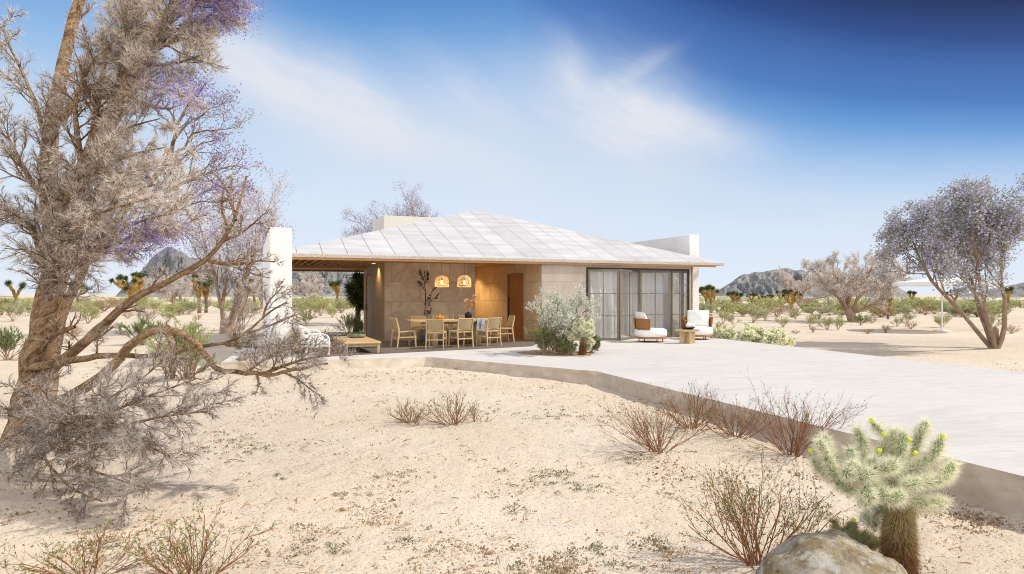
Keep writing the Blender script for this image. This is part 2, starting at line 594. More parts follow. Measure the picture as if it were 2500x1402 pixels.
def glass_mat():
    m = bpy.data.materials.new('window_glass')
    m.use_nodes = True
    t = NT(m.node_tree)
    t.n.remove(t.n['Principled BSDF'])
    tr = t.node('ShaderNodeBsdfTransparent')
    tr.inputs[0].default_value = (.985, .99, .99, 1)
    gl = t.node('ShaderNodeBsdfGlossy')
    gl.inputs['Roughness'].default_value = 0.0
    lw = t.node('ShaderNodeLayerWeight')
    lw.inputs[0].default_value = .35
    f = t.math('ADD', t.math('MULTIPLY', lw.outputs['Fresnel'], .36), .02)
    mx = t.node('ShaderNodeMixShader', {0: f, 1: tr.outputs[0], 2: gl.outputs[0]})
    t.l.new(mx.outputs[0], t.n['Material Output'].inputs[0])
    return m
def emit_mat(name, c, s):
    m = bpy.data.materials.new(name)
    m.use_nodes = True
    b = m.node_tree.nodes['Principled BSDF']
    b.inputs['Base Color'].default_value = (*c, 1)
    b.inputs['Emission Color'].default_value = (*c, 1)
    b.inputs['Emission Strength'].default_value = s
    return m

M = {}
M['sand'] = sand_mat()
M['terrace'] = terrace_mat()
M['kerb'] = mat('kerb_concrete', (.64, .565, .475), .9, .1, 3, .4, 30, c2=(.44, .36, .27), stretch=(1, 1, 2), detail=7)
M['stucco'] = stucco_mat()
M['slab'] = slab_mat('brown_stone_slab', [(.48, .375, .28), (.56, .455, .35), (.30, .215, .145), (.62, .53, .43)], (.23, .17, .12), vein=.55)
M['slab_side'] = slab_mat('brown_stone_slab_side', [(.52, .39, .26), (.60, .47, .33), (.32, .22, .135), (.64, .53, .41)], (.24, .17, .11), bw=.75, bh=.6, side=True)
M['slab_light'] = slab_mat('pale_stone_slab', [(.46, .39, .33), (.54, .47, .41), (.36, .29, .235), (.58, .52, .46)], (.36, .30, .25), bw=.7, bh=.6, vein=.3)
M['block'] = mat('pale_concrete', (.68, .65, .58), .85, .08, 1.5, .3, 20, stretch=(1, 1, .4))
M['roof'] = mat('roof_slab', (.57, .57, .585), .8, .05, 1.6, .3, 24, c2=(.44, .435, .45), stretch=(.5, 2.2, 1), detail=9, island=.05)
M['roof_dark'] = mat('roof_joint', (.30, .29, .285), .9)
M['fascia'] = mat('speckled_fascia', (.66, .64, .61), .85, .3, 55, .5, 60, c2=(.36, .31, .27), detail=2)
M['soffit'] = wood_mat('soffit_wood', (.55, .30, .12), (.42, .21, .075), .6, 0)
M['rafter'] = wood_mat('rafter_wood', (.66, .38, .16), (.50, .26, .10), .6, 1)
M['oak'] = wood_mat('pale_oak', (.62, .47, .28), (.53, .38, .21), .5, 2)
M['oak_x'] = wood_mat('pale_oak_long', (.60, .43, .23), (.50, .34, .17), .45, 0)
M['door_wood'] = wood_mat('door_wood', (.34, .15, .055), (.24, .095, .032), .5, 2, .7)
M['door_pale'] = wood_mat('side_door_panel', (.47, .37, .27), (.42, .32, .22), .6, 2, .7)
M['black'] = mat('black_metal', (.015, .015, .016), .4, .1, 5, metal=.6)
M['bronze'] = mat('bronze_frame', (.24, .205, .16), .42, .12, 6, metal=.5)
M['dark_frame'] = mat('dark_frame', (.05, .042, .033), .45, .1, 6, metal=.4)
M['glass'] = glass_mat()
M['plaster'] = mat('white_plaster', (.82, .81, .79), .9, .03, 1.0)
M['curtain'] = mat('sheer_curtain', (.90, .89, .87), .9, .02, 4, trans=.4)
M['cane'] = weave_mat('woven_cane', (.55, .44, .26), (.30, .21, .11), 62)
M['cane_dark'] = weave_mat('woven_cane_brown', (.36, .21, .085), (.18, .095, .035), 62)
M['rattan'] = weave_mat('rattan_strip', (.42, .20, .07), (.17, .07, .025), 34)
M['cushion'] = mat('white_cushion', (.84, .835, .82), .95, .03, 5, .25, 60)
M['teak'] = wood_mat('teak_rim', (.45, .22, .075), (.33, .15, .045), .5, 0)
M['white_metal'] = mat('white_painted_metal', (.82, .81, .79), .4, .03, 5)
M['rope'] = mat('yellow_rope', (.52, .36, .14), .9, .2, 20, .5, 60)
M['patio_shade'] = mat('shade_dark_patio', (.20, .165, .135), .75, .3, 2.2, .4, 16, c2=(.115, .09, .07), stretch=(.5, 2.2, 1), detail=8)  # dark tone carries the shade below the roof
M['soil'] = mat('planter_soil', (.40, .27, .17), .95, .25, 8, .8, 20)

# ------------------------------------------------------------------ ground
def geo(a, b, n):
    return list(np.geomspace(a, b, n))
def build_ground():
    xs = np.arange(-8.0, 8.001, .055)
    gx = np.array(geo(8.1, 1700, 46))
    xs = np.concatenate([-gx[::-1], xs, gx])
    ys = np.arange(2.4, 15.5, .05)
    gy = np.array(geo(15.7, 2200, 60))
    ys = np.concatenate([[-300, -60, -12, -3, 0, 1.2, 1.9], ys, gy])
    X, Y = np.meshgrid(xs, ys)
    Z = zg(X, Y)
    near = smooth01((15.5 - Y) / 2) * smooth01((Y - 2) / .6) * smooth01((8.2 - np.abs(X)) / .6)
    Z = Z + near * (.032 * (fbm(X * 1.7, Y * 1.7, 3) - .5) + .020 * (fbm(X * 6, Y * 6, 3) - .5) + .016 * np.maximum(fbm(X * 11 + 5, Y * 11, 2) - .62, 0) * 4)
    n, m = X.shape
    V = np.stack([X, Y, Z], -1).reshape(-1, 3)
    i = np.arange(n * m).reshape(n, m)
    Q = np.stack([i[:-1, :-1], i[:-1, 1:], i[1:, 1:], i[1:, :-1]], -1).reshape(-1, 4)
    b = MB()
    b.add(V, Q, 0, True)
    struct(b.build('ground', M['sand']))
build_ground()

def build_hills():
    def ridge(az):
        px = CX + F * np.tan(az)
        cp = [(-900, 705), (-500, 690), (-150, 716), (60, 722), (200, 735), (268, 733), (300, 706), (330, 684), (360, 656), (385, 637), (402, 626), (416, 622), (434, 628), (460, 638), (495, 646), (540, 660), (600, 676), (680, 668),
              (740, 655), (800, 652), (850, 660), (900, 690), (960, 715), (1100, 726), (1650, 728), (1735, 714), (1760, 704), (1775, 696), (1800, 679), (1822, 669), (1870, 667), (1890, 664),
              (1910, 659), (1925, 659), (1940, 667), (1952, 664), (1970, 670), (1988, 686), (2010, 704), (2050, 702), (2085, 688), (2110, 691), (2150, 694), (2180, 698), (2230, 722), (2300, 726),
              (2400, 712), (2560, 692), (2800, 700), (3400, 715)]
        y = np.interp(px, [c[0] for c in cp], [c[1] for c in cp])
        return np.maximum(HY + 6 - y, 0) / F
    na, nr = 900, 60
    az = np.linspace(-R(56), R(56), na)
    rr = np.linspace(0, 1, nr)
    A, Q = np.meshgrid(az, rr)
    r0, r1 = 430.0, 640.0
    rad = r0 + (r1 - r0) * Q
    h = ridge(A) / np.cos(A) * 545.0
    prof = np.where(Q < .58, smooth01(Q / .58) ** .9, 1 - smooth01((Q - .58) / .42))
    # ravines: ridged noise, the crest kept
    rx, ry = A * 95, Q * 6
    rn = 1 - np.abs(2 * fbm(rx + ry * 1.2, ry * .9 + 3, 4) - 1)
    rn2 = 1 - np.abs(2 * fbm(rx * 2.6 - ry * 2, ry * 2 + 8, 3) - 1)
    crest = np.exp(-((Q - .58) / .12) ** 2)
    z = h * (prof * (1 - .0 * crest) - (1 - crest * .9) * prof * (.52 * (1 - rn) * 2 + .45 * (1 - rn2)))
    z = np.where(h > .4, z, -1.0)
    z = z - 1.2
    X, Y = rad * np.sin(A), rad * np.cos(A)
    V = np.stack([X, Y, z], -1).reshape(-1, 3)
    i = np.arange(nr * na).reshape(nr, na)
    Qd = np.stack([i[:-1, :-1], i[:-1, 1:], i[1:, 1:], i[1:, :-1]], -1).reshape(-1, 4)
    b = MB()
    b.add(V, Qd, 0, True)
    m = bpy.data.materials.new('grey_rock')
    m.use_nodes = True
    t = NT(m.node_tree)
    bs = t.n['Principled BSDF']
    bs.inputs['Roughness'].default_value = .95
    v = t.node('ShaderNodeTexCoord').outputs['Object']
    n = t.noise(v, .03, 7, .7)
    n2 = t.noise(v, .16, 6, .7)
    c = t.mix(t.ramp(n, [(.35, 0), (.65, 1)]), (.26, .27, .295), (.52, .50, .465))
    c = t.mix(t.math('MULTIPLY', t.ramp(n2, [(.45, 0), (.65, 1)]), .6), c, (.20, .205, .205))
    t.put(bs.inputs['Base Color'], c)
    bn = t.node('ShaderNodeBump', {'Height': t.math('ADD', t.noise(v, .09, 7, .7), t.math('MULTIPLY', n, 1.5))})
    bn.inputs['Strength'].default_value = 1.0
    bn.inputs['Distance'].default_value = 9.0
    t.l.new(bn.outputs[0], bs.inputs['Normal'])
    struct(b.build('hills', m))
build_hills()

# ------------------------------------------------------------------ terrace
A0 = np.array((-5.4, 16.0))
ANG = R(22.0)
E = np.array((math.cos(ANG), math.sin(ANG)))
SV = np.array((-math.sin(ANG), math.cos(ANG)))
def W(u, v, z=0.0):
    p = A0 + E * u + SV * v
    return Vector((p[0], p[1], z))
def loc2(x, y):
    d = np.array((x, y)) - A0
    return float(d @ E), float(d @ SV)

K = [(-6.15, 13.85), (-1.98, 15.08), (-1.74, 14.96), (1.60, 12.28), (3.62, 6.5), (4.95, 2.7), (12.4, 2.2), (8.85, 14.3), (6.75, 21.4)]
K += [tuple(W(13.4, 7.0))[:2], tuple(W(-.55, 7.0))[:2]]
b = MB()
KB = [list(k) for k in K]
# the kerb below the house slopes outwards, and a small facet turns the corner
KB[0] = [K[0][0] + .05, K[0][1] - .20]; KB[1] = [K[1][0] - .06, K[1][1] - .24]; KB[2] = [K[2][0] + .02, K[2][1] - .10]; KB[3] = [K[3][0] - .03, K[3][1] - .04]
nK = len(K)
b.add([(x, y, -.32) for x, y in KB] + [(x, y, 0) for x, y in K], [(i, (i + 1) % nK, nK + (i + 1) % nK, nK + i) for i in range(nK)], 1)
b.add([(x, y, -.8) for x, y in KB] + [(x, y, -.32) for x, y in KB], [(i, (i + 1) % nK, nK + (i + 1) % nK, nK + i) for i in range(nK)], 1)
b.add([(x, y, 0.0) for x, y in K], [list(range(len(K)))], 0)
struct(b.build('terrace', [M['terrace'], M['kerb']]))
# dark floor layer under the roof, the shade there put into its colour
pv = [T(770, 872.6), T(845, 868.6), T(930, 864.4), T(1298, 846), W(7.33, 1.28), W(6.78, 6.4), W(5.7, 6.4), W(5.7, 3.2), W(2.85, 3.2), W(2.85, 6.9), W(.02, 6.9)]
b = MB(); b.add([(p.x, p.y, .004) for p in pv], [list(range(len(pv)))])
struct(b.build('shaded_patio_floor', M['patio_shade']))
# planting pocket in the terrace
b = MB()
pk = [(1262, 861), (1300, 856), (1400, 856), (1446, 862), (1443, 869), (1420, 871), (1330, 868), (1275, 865)]
pw = [T(*p) for p in pk]
b.add([(p.x, p.y, .005) for p in pw] + [(sum(p.x for p in pw) / 8, sum(p.y for p in pw) / 8, .03)], [(i, (i + 1) % 8, 8) for i in range(8)])
struct(b.build('planting_soil', M['soil']))

# ------------------------------------------------------------------ house (local frame: u along the eaves, v into the house)
house = thing('house', 'low pale desert house under a broad grey slab hip roof with deep wooden eaves', 'house', W(0, 0), ANG)
UL, UR, V0, VB = -.4, 14.07, 1.17, 12.5
AP = (7.08, 6.84)
ZT, ZA, ZS = 2.52, 4.65, 2.42

def build_roof():
    b = MB()
    cs = [(UL, V0, ZT), (UR, V0, ZT), (UR, VB, ZT), (UL, VB, ZT)]
    ap = (*AP, ZA)
    # dark bed below the slabs
    dz = .018
    for i in (0, 2, 3):
        p, q = cs[i], cs[(i + 1) % 4]
        b.add([(p[0], p[1], p[2] - dz), (q[0], q[1], q[2] - dz), (ap[0], ap[1], ap[2] - dz)], [(0, 1, 2)], 1)
    # slab strips running from the eave up to the hips, 14 mm open joints
    def side(p, q, step, first, gap):
        p, q, a = np.array(p), np.array(q), np.array(ap)
        L = np.linalg.norm(q - p)
        e = (q - p) / L
        ta = (a - p) @ e
        foot = p + e * ta
        up = a - foot
        def hgt(t):
            return t / ta if t <= ta else (L - t) / (L - ta)
        cuts = [0.0] + list(np.arange(first, L, step)) + [L]
        for t0, t1 in zip(cuts[:-1], cuts[1:]):
            a0 = t0 + (gap / 2 if t0 > 0 else 0)
            a1 = t1 - (gap / 2 if t1 < L else 0)
            pts = [p + e * a0, p + e * a1, p + e * a1 + up * hgt(a1)]
            if a0 < ta < a1:
                pts.append(a)
            pts.append(p + e * a0 + up * hgt(a0))
            # drop duplicate corners at the eave ends
            out = []
            for c in pts:
                if not out or np.linalg.norm(out[-1] - c) > 1e-4:
                    out.append(c)
            if np.linalg.norm(out[0] - out[-1]) < 1e-4:
                out.pop()
            if len(out) > 2:
                b.ngon(out, 0)
    side(cs[0], cs[1], .655, .62, .012)
    side(cs[2], cs[3], .655, .4, .012)
    side(cs[3], cs[0], .655, .4, .012)
    b.build('roof', [M['roof'], M['roof_dark']], house)
    # glazing added to the hidden slope so that daylight brightens the living room
    g = MB(); p, q = np.array(cs[1]), np.array(cs[2])
    g.add([p + (0, .05, -.02), q + (0, -.05, -.02), np.array(ap) + (.02, 0, -.02)], [(0, 1, 2)])
    g.build('added_glazing', M['glass'], house)
    # fascia ring: a deep slab edge
    f = MB()
    o, i = .018, .16
    ring = [(UL, V0), (UR, V0), (UR, VB), (UL, VB)]
    out = [(UL - o, V0 - o), (UR + o, V0 - o), (UR + o, VB + o), (UL - o, VB + o)]
    inn = [(UL + i, V0 + i), (UR - i, V0 + i), (UR - i, VB - i), (UL + i, VB - i)]
    V = [(x, y, ZS - .004) for x, y in inn] + [(x, y, ZS - .004) for x, y in out] + [(x, y, ZT - .012) for x, y in out] + [(x, y, ZT + .006) for x, y in ring] + [(x, y, ZT - .03) for x, y in inn]
    Q = []
    for lv in range(4):
        for k in range(4):
            k2 = (k + 1) % 4
            Q.append((lv * 4 + k, lv * 4 + k2, lv * 4 + 4 + k2, lv * 4 + 4 + k))
    f.add(V, Q)
    f.build('fascia', M['fascia'], house, bevel=.01, seg=2)
    # underside of the roof over the open bay
    u = MB()
    u.add([(UL + .1, V0 + .1, ZT - .05), (UR - .1, V0 + .1, ZT - .05), (UR - .1, VB - .1, ZT - .05), (UL + .1, VB - .1, ZT - .05), (AP[0], AP[1], ZA - .06)],
          [(0, 4, 1), (2, 4, 3), (3, 4, 0)])
    u.build('roof_lining', M['rafter'], house)
build_roof()

c = MB()
c.box((2.88, V0 + .14, ZS), (7.45, 9.0, ZS + .035)); c.box((7.45, V0 + .14, ZS), (UR - .15, 1.7, ZS + .035))
c.box((UL + .15, V0 + .14, ZS), (2.88, V0 + .5, ZS + .035))
c.build('ceiling', M['soffit'], house)
b = MB(); b.box((UL + .05, V0 + .004, 2.355), (UR - .3, V0 + .045, 2.418)); b.build('eave_board', M['soffit'], house, bevel=.006)
b = MB(); b.box((UL + .1, 6.3, 2.335), (2.89, 6.5, 2.50)); b.build('beam', M['rafter'], house, bevel=.008)
for k in range(14):
    u = -.02 + k * .215
    b = MB(); b.box((u, V0 + .5, 2.415), (u + .06, 6.3, 2.53)); b.build('rafter', M['rafter'], house, bevel=.004, seg=1)

# stone walls
b = MB(); b.box((2.895, 3.137, 0), (5.81, 3.34, ZS)); b.build('dining_wall', M['slab'], house, bevel=.004, seg=1)
b = MB()
b.box((2.9, 3.34, 0), (3.1, 5.28, ZS)); b.box((2.9, 5.28, 2.13), (3.1, 6.48, ZS)); b.box((2.9, 6.48, 0), (3.1, 7.0, ZS))
b.build('side_wall', M['slab_side'], house)
d = MB(); d.box((2.925, 5.30, .01), (2.975, 6.46, 2.115)); sd = d.build('side_door', M['door_pale'], house, bevel=.004)
d = MB(); d.bar((2.86, 6.36, .9), (2.86, 6.36, 1.09), .02, .02); d.bar((2.86, 6.36, .9), (2.93, 6.36, .9), .02, .02); d.bar((2.86, 6.36, 1.09), (2.93, 6.36, 1.09), .02, .02)
d.build('handle', M['black'], sd)
b = MB(); b.box((5.61, 3.34, 0), (5.805, 6.6, ZS)); b.box((5.805, 6.4, 0), (6.9, 6.6, ZS)); b.box((3.1, 6.8, 0), (5.61, 7.0, ZS)); b.build('recess_wall', M['slab_side'], house)

# entrance wall, slightly skewed, with the timber door
C0 = np.array((7.31, 1.272)); DW = np.array((-.106, .992)); DW /= np.linalg.norm(DW); NW = np.array((DW[1], -DW[0]))   # NW points into the room behind
ent = bpy.data.objects.new('entrance_wall_frame', None)
def wl(t, n):
    p = C0 + DW * t + NW * n
    return p
def wbox(b, t0, t1, n0, n1, z0, z1, mat=0):
    P = [wl(t0, n0), wl(t1, n0), wl(t1, n1), wl(t0, n1)]
    b.prism([(p[0], p[1]) for p in P][::-1], z0, z1, mat)
bpy.data.objects.remove(ent)
DT0, DT1, DZ = 1.18, 2.19, 2.07
b = MB()
wbox(b, 0.0, DT0 - .05, 0, .2, 0, ZS); wbox(b, DT0 - .05, DT1 + .05, 0, .2, DZ + .05, ZS); wbox(b, DT1 + .05, 5.3, 0, .2, 0, ZS)
b.build('entrance_wall', M['slab_side'], house)
b = MB(); wbox(b, DT0, DT1, .03, .075, .012, DZ - .003); dr = b.build('front_door', M['door_wood'], house, bevel=.003)
b = MB(); wbox(b, DT0 - .045, DT0 - .003, -.012, .12, .004, DZ + .045); wbox(b, DT1 + .003, DT1 + .045, -.012, .12, .004, DZ + .045); wbox(b, DT0 - .003, DT1 + .003, -.012, .12, DZ, DZ + .045)
b.build('door_frame', M['door_wood'], dr)
b = MB()
p = wl(DT1 - .12, -.05); q = wl(DT1 - .12, .035)
b.bar((*p, .62), (*p, 1.36), .028, .028)
for z in (.7, 1.28): b.bar((*p, z), (*q, z), .022, .022)
b.build('handle', M['black'], dr, bevel=.004)

b = MB()
b.box((7.31, 1.27, 0), (8.84, 1.47, ZS)); b.box((8.84, 1.27, 2.285), (12.74, 1.47, ZS)); b.box((12.742, 1.27, 0), (12.80, 1.315, ZS)); b.box((12.94, 1.4, 0), (13.0, 2.3, ZS)); b.box((13.0, 2.25, 0), (13.38, 2.35, ZS))
b.build('facade_wall', M['slab_light'], house)
b = MB()
b.box((8.84, 1.255, 0), (8.90, 1.485, 2.285)); b.box((8.90, 1.255, 2.225), (12.70, 1.485, 2.285)); b.box((12.70, 1.255, 0), (12.74, 1.315, 2.285))
b.build('door_surround', M['dark_frame'], house)
b = MB()
b.box((7.6, 6.6, 0), (12.74, 6.7, ZS)); b.build('interior_wall', M['plaster'], house)
b = MB(); b.box((7.45, 1.6, .004), (12.7, 6.6, .02)); b.build('interior_floor', M['terrace'], house)

# folding glass doors: leaves hinged in a shallow zigzag
hp = [T(1434, 831), T(1512, 832.3), T(1561, 825.2), T(1638, 824.2), T(1681, 822.6)]
hl = [loc2(p.x, p.y) for p in hp]
for k in range(4):
    p, q = np.array(hl[k]), np.array(hl[k + 1])
    d = (q - p) / np.linalg.norm(q - p)
    p, q = p + d * .012, q - d * .012
    f = MB()
    z0, z1, w, th = .015, 2.215, .062, .05
    f.bar((*(p + d * w / 2), z0), (*(p + d * w / 2), z1), w, th, up=(d[1], -d[0], 0))
    f.bar((*(q - d * w / 2), z0), (*(q - d * w / 2), z1), w, th, up=(d[1], -d[0], 0))
    f.bar((*(p + d * w), z1 - w / 2), (*(q - d * w), z1 - w / 2), th, w)
    f.bar((*(p + d * w), z0 + w / 2), (*(q - d * w), z0 + w / 2), th, w)
    leaf = f.build('glass_door', M['bronze'], house, bevel=.004, seg=1)
    g = MB()
    a, c_ = p + d * w, q - d * w
    g.bar((*a, (z0 + z1) / 2), (*c_, (z0 + z1) / 2), .008, z1 - z0 - 2 * w)
    g.build('pane', M['glass'], leaf)
    mm = MB()
    mid = (p + q) / 2
    mm.bar((*mid, z0 + w), (*mid, z1 - w), .026, .03, up=(d[1], -d[0], 0))
    for zz in (z0 + w + (z1 - z0 - 2 * w) / 3, z0 + w + (z1 - z0 - 2 * w) * 2 / 3):
        mm.bar((*a, zz), (*c_, zz), .034, .024)
    mm.build('glazing_bar', M['bronze'], leaf)

# concrete block rising behind the roof
b = MB(); b.box((3.65, 7.15, 2.3), (8.2, 9.45, 4.33)); b.build('concrete_block', M['block'], house, bevel=.01)

# recessed warm ceiling lamps (lit)
def spot(u, v, e, zz=ZS):
    b = MB(); b.lathe([(.0, .0), (.05, .0), (.055, -.012), (.06, -.012), (.06, .0)], (u, v, zz - .002), 16)
    o = b.build('ceiling_spotlight', M['lamp_on'], house)
    l = bpy.data.lights.new('spot', 'SPOT')
    l.energy = e; l.color = (1, .68, .3); l.spot_size = R(120); l.spot_blend = .8; l.shadow_soft_size = .04
    lo = bpy.data.objects.new('ceiling_spotlight_light', l)
    col.objects.link(lo); lo.parent = house; lo.location = (u, v, zz - .05)
M['lamp_on'] = emit_mat('lit_lamp', (1, .75, .4), 1.0)
spot(6.1, 4.6, 75); spot(6.25, 5.7, 80); spot(2.74, 4.1, 22)

# white rendered walls either end
w = MB(); w.box((-.49, -.45, -.7), (.0, 6.9, 3.02))
tag(w.build('white_wall', M['stucco'], loc=W(0, 0), rotz=ANG, bevel=.012), 'tall white rough stucco wall behind the dry bush, beside the white sofa', 'wall')
w = MB(); w.box((13.38, 2.1, -.7), (13.78, 8.5, 3.53))
tag(w.build('white_wall', M['stucco'], loc=W(0, 0), rotz=ANG, bevel=.012), 'white rough stucco wall rising beside the folding glass doors, near the armchairs', 'wall')

# curtains hung inside the glass
def curtain(u0, u1, v, label, ph, gather=.0):
    n = 140
    b = MB()
    t = np.linspace(0, 1, n)
    zs = np.linspace(.03, 2.3, 9)
    V = []
    for z in zs:
        k = z / 2.3
        uu = u0 + (u1 - u0) * (t + gather * (1 - k) * np.sin(t * 3.1) * .15)
        vv = v + .042 * np.sin(t * (u1 - u0) * 26 + ph + .8 * np.sin(t * 9 + ph)) * (1 - .25 * k) + .02 * np.sin(t * 17 + ph * 2 + z)
        V.append(np.stack([uu, vv, np.full(n, z)], -1))
    V = np.concatenate(V)
    i = np.arange(9 * n).reshape(9, n)
    b.add(V, np.stack([i[:-1, :-1], i[:-1, 1:], i[1:, 1:], i[1:, :-1]], -1).reshape(-1, 4), 0, True)
    tag(b.build('curtain', M['curtain'], loc=W(0, 0), rotz=ANG), label, 'curtain', 'white curtains behind the glass')
curtain(8.93, 9.95, 1.44, 'white sheer curtain behind the first glass leaf next to the silver bush', .3, .5)
curtain(10.0, 10.95, 1.62, 'narrow white curtain bunched behind the glass leaf left of the first armchair', 1.9)
curtain(10.98, 12.1, 1.78, 'wide white curtain behind the glass leaf directly behind the armchair', 4.1, .3)
curtain(12.14, 12.84, 1.66, 'slim white curtain end behind the last glass leaf beside the white wall', 5.2)

# ------------------------------------------------------------------ dining set
TB = W(4.5, 1.19)
t = thing('dining_table', 'long oak dining table with slab legs under two lit cane lamps', 'table', TB, ANG + R(2))
b = MB()
L, Wd = 2.62, 1.0
pts = []
for sx, sy in ((1, 1), (-1, 1), (-1, -1), (1, -1)):
    for k in range(5):
        a = math.atan2(sy, sx) - math.pi / 4 + k / 4 * math.pi / 2
        r = .16
        pts.append((sx * (L / 2 - r) + r * math.cos(a), sy * (Wd / 2 - r) + r * math.sin(a)))
b.prism(pts, .675, .72); b.build('tabletop', M['oak_x'], t, bevel=.012)
for s in (-1, 1):
    b = MB()
    b.lathe([(0, 0), (.17, 0), (.17, .60), (0, .60)], (s * .64, 0, 0), 20, sx=.55, sy=2.0, power=4); b.build('leg', M['oak'], t)
b = MB(); b.box((-.95, -.08, .60), (.95, .08, .675)); b.build('rail', M['oak_x'], t)

def make_chair(label, loc, rotz):
    t = thing('dining_chair', label, 'chair', loc, rotz, 'oak and woven cane dining chairs')
    w, d = .23, .22
    for s in (-1, 1):
        b = MB()
        b.bar((s * w, -d - .06, 0), (s * (w - .005), -d, .44), .03, .034, (0, 1, 0), w2=.036, h2=.048)
        b.bar((s * (w - .005), -d, .44), (s * (w - .012), -d - .085, .80), .036, .048, (0, 1, 0), w2=.026, h2=.028)
        b.build('leg', M['oak'], t, bevel=.006)
        b = MB()
        b.bar((s * w, d + .045, 0), (s * (w - .005), d, .455), .03, .032, (0, 1, 0), w2=.042, h2=.044)
        b.build('leg', M['oak'], t, bevel=.006)
    b = MB()
    for s in (-1, 1):
        b.bar((s * (w - .008), -d + .02, .425), (s * (w - .008), d - .02, .435), .03, .045)
    b.bar((-w + .02, d - .01, .435), (w - .02, d - .01, .435), .03, .04); b.bar((-w + .02, -d + .01, .425), (w - .02, -d + .01, .425), .03, .04)
    b.build('seat_frame', M['oak'], t, bevel=.005, seg=1)
    n = 9
    V = []
    for j in range(n):
        for i in range(n):
            x, y = (i / (n - 1) - .5) * .42, (j / (n - 1) - .5) * .42
            V.append((x, y, .455 - .028 * (1 - (x / .21) ** 2) * (1 - (y / .21) ** 4)))
    ii = np.arange(n * n).reshape(n, n)
    Q = np.stack([ii[:-1, :-1], ii[:-1, 1:], ii[1:, 1:], ii[1:, :-1]], -1).reshape(-1, 4)
    b = MB(); b.add(V, Q, 0, True); b.add(np.array(V) - (0, 0, .018), Q[:, ::-1], 0, True); b.build('seat', M['cane_dark'], t)
    b = MB()
    V = []
    for j in range(7):
        for i in range(9):
            x = (i / 8 - .5) * .40; k = j / 6
            V.append((x, -d - .012 - .07 * k - .03 * (1 - (x / .2) ** 2), .50 + .27 * k))
    ii = np.arange(63).reshape(7, 9)
    Q = np.stack([ii[:-1, :-1], ii[:-1, 1:], ii[1:, 1:], ii[1:, :-1]], -1).reshape(-1, 4)
    b.add(V, Q, 0, True); b.add(np.array(V) + (0, .02, .0), Q[:, ::-1], 0, True); b.build('backrest', M['cane'], t)
    b = MB(); b.bar((-w + .01, -d - .09, .785), (w - .01, -d - .09, .785), .022, .026); b.build('top_rail', M['oak'], t, bevel=.004, seg=1)
    b = MB(); b.bar((-w + .01, -d - .012, .49), (w - .01, -d - .012, .49), .022, .026); b.build('lower_rail', M['oak'], t, bevel=.004, seg=1)
    for p_, q_ in (((-w, -d - .035, .24), (w, -d - .035, .24)), ((-w, -d - .03, .27), (-w, d + .02, .27)), ((w, -d - .03, .27), (w, d + .02, .27))):
        b = MB(); b.bar(p_, q_, .021, .032); b.build('stretcher', M['oak'], t, bevel=.004, seg=1)
    return t
CH = [('oak chair seen from behind, nearest the coffee table end of the dining table', (-2.02, 17.48, 0), R(-2)),
      ('middle one of three oak chairs with their backs to the sunlit terrace', (-1.40, 17.93, 0), R(33)),
      ('oak chair turned slightly beside the checked blanket, nearest the silver bush', (-.66, 18.37, 0), R(38)),
      ('oak chair at the table head by the stone wall corner, turned sideways', (-2.98, 18.02, 0), R(-58)),
      ('oak chair at the far table head in front of the timber door', (-.28, 19.66, 0), R(111)),
      ('wall-side oak chair behind the end of the table, below the tall branch', (-2.69, 19.4, 0), ANG + R(183)),
      ('wall-side oak chair behind the fruit bowl', (-2.09, 19.66, 0), ANG + R(178)),
      ('wall-side oak chair partly hidden behind the black vase', (-1.48, 19.9, 0), ANG + R(180))]
ch0 = make_chair(*CH[0])
for l_, p_, r_ in CH[1:]:
    dup(ch0, l_, p_, r_)

# blanket over the chair side / table edge
b = MB()
bl = W(5.17, .70)
n, m = 14, 18
V = []
for j in range(m):
    k = j / (m - 1)
    for i in range(n):
        x = (i / (n - 1) - .5) * .27 * (1 + .1 * k)
        if k < .3:
            y, z = .16 - k * .55, .735 + .012 * math.sin(i * 1.3)
        else:
            y, z = -.01 - .02 * math.sin(i * .9 + k * 2), .735 - (k - .3) * .62
        V.append((x + .012 * math.sin(k * 7), y + .012 * math.sin(i * 1.7), z))
ii = np.arange(n * m).reshape(m, n)
b.add(V, np.stack([ii[:-1, :-1], ii[:-1, 1:], ii[1:, 1:], ii[1:, :-1]], -1).reshape(-1, 4), 0, True)
mb_ = bpy.data.materials.new('checked_cloth'); mb_.use_nodes = True
tt = NT(mb_.node_tree); v_ = tt.node('ShaderNodeTexCoord').outputs['Object']
ck = tt.node('ShaderNodeTexChecker', {'Vector': tt.mapping(v_, scale=(1, .3, 1), rot=(0, R(45), 0)), 'Scale': 42.0, 'Color1': (.08, .11, .17, 1), 'Color2': (.62, .64, .68, 1)})
tt.l.new(ck.outputs[0], tt.n['Principled BSDF'].inputs['Base Color']); tt.n['Principled BSDF'].inputs['Roughness'].default_value = .95
o = b.build('blanket', mb_, loc=bl, rotz=ANG)
md = o.modifiers.new('thick', 'SOLIDIFY'); md.thickness = .008
tag(o, 'blue and white patterned throw blanket hanging over the table edge', 'blanket')

def tl(u, v, z=.722):
    p = W(u, v); return Vector((p.x, p.y, z))
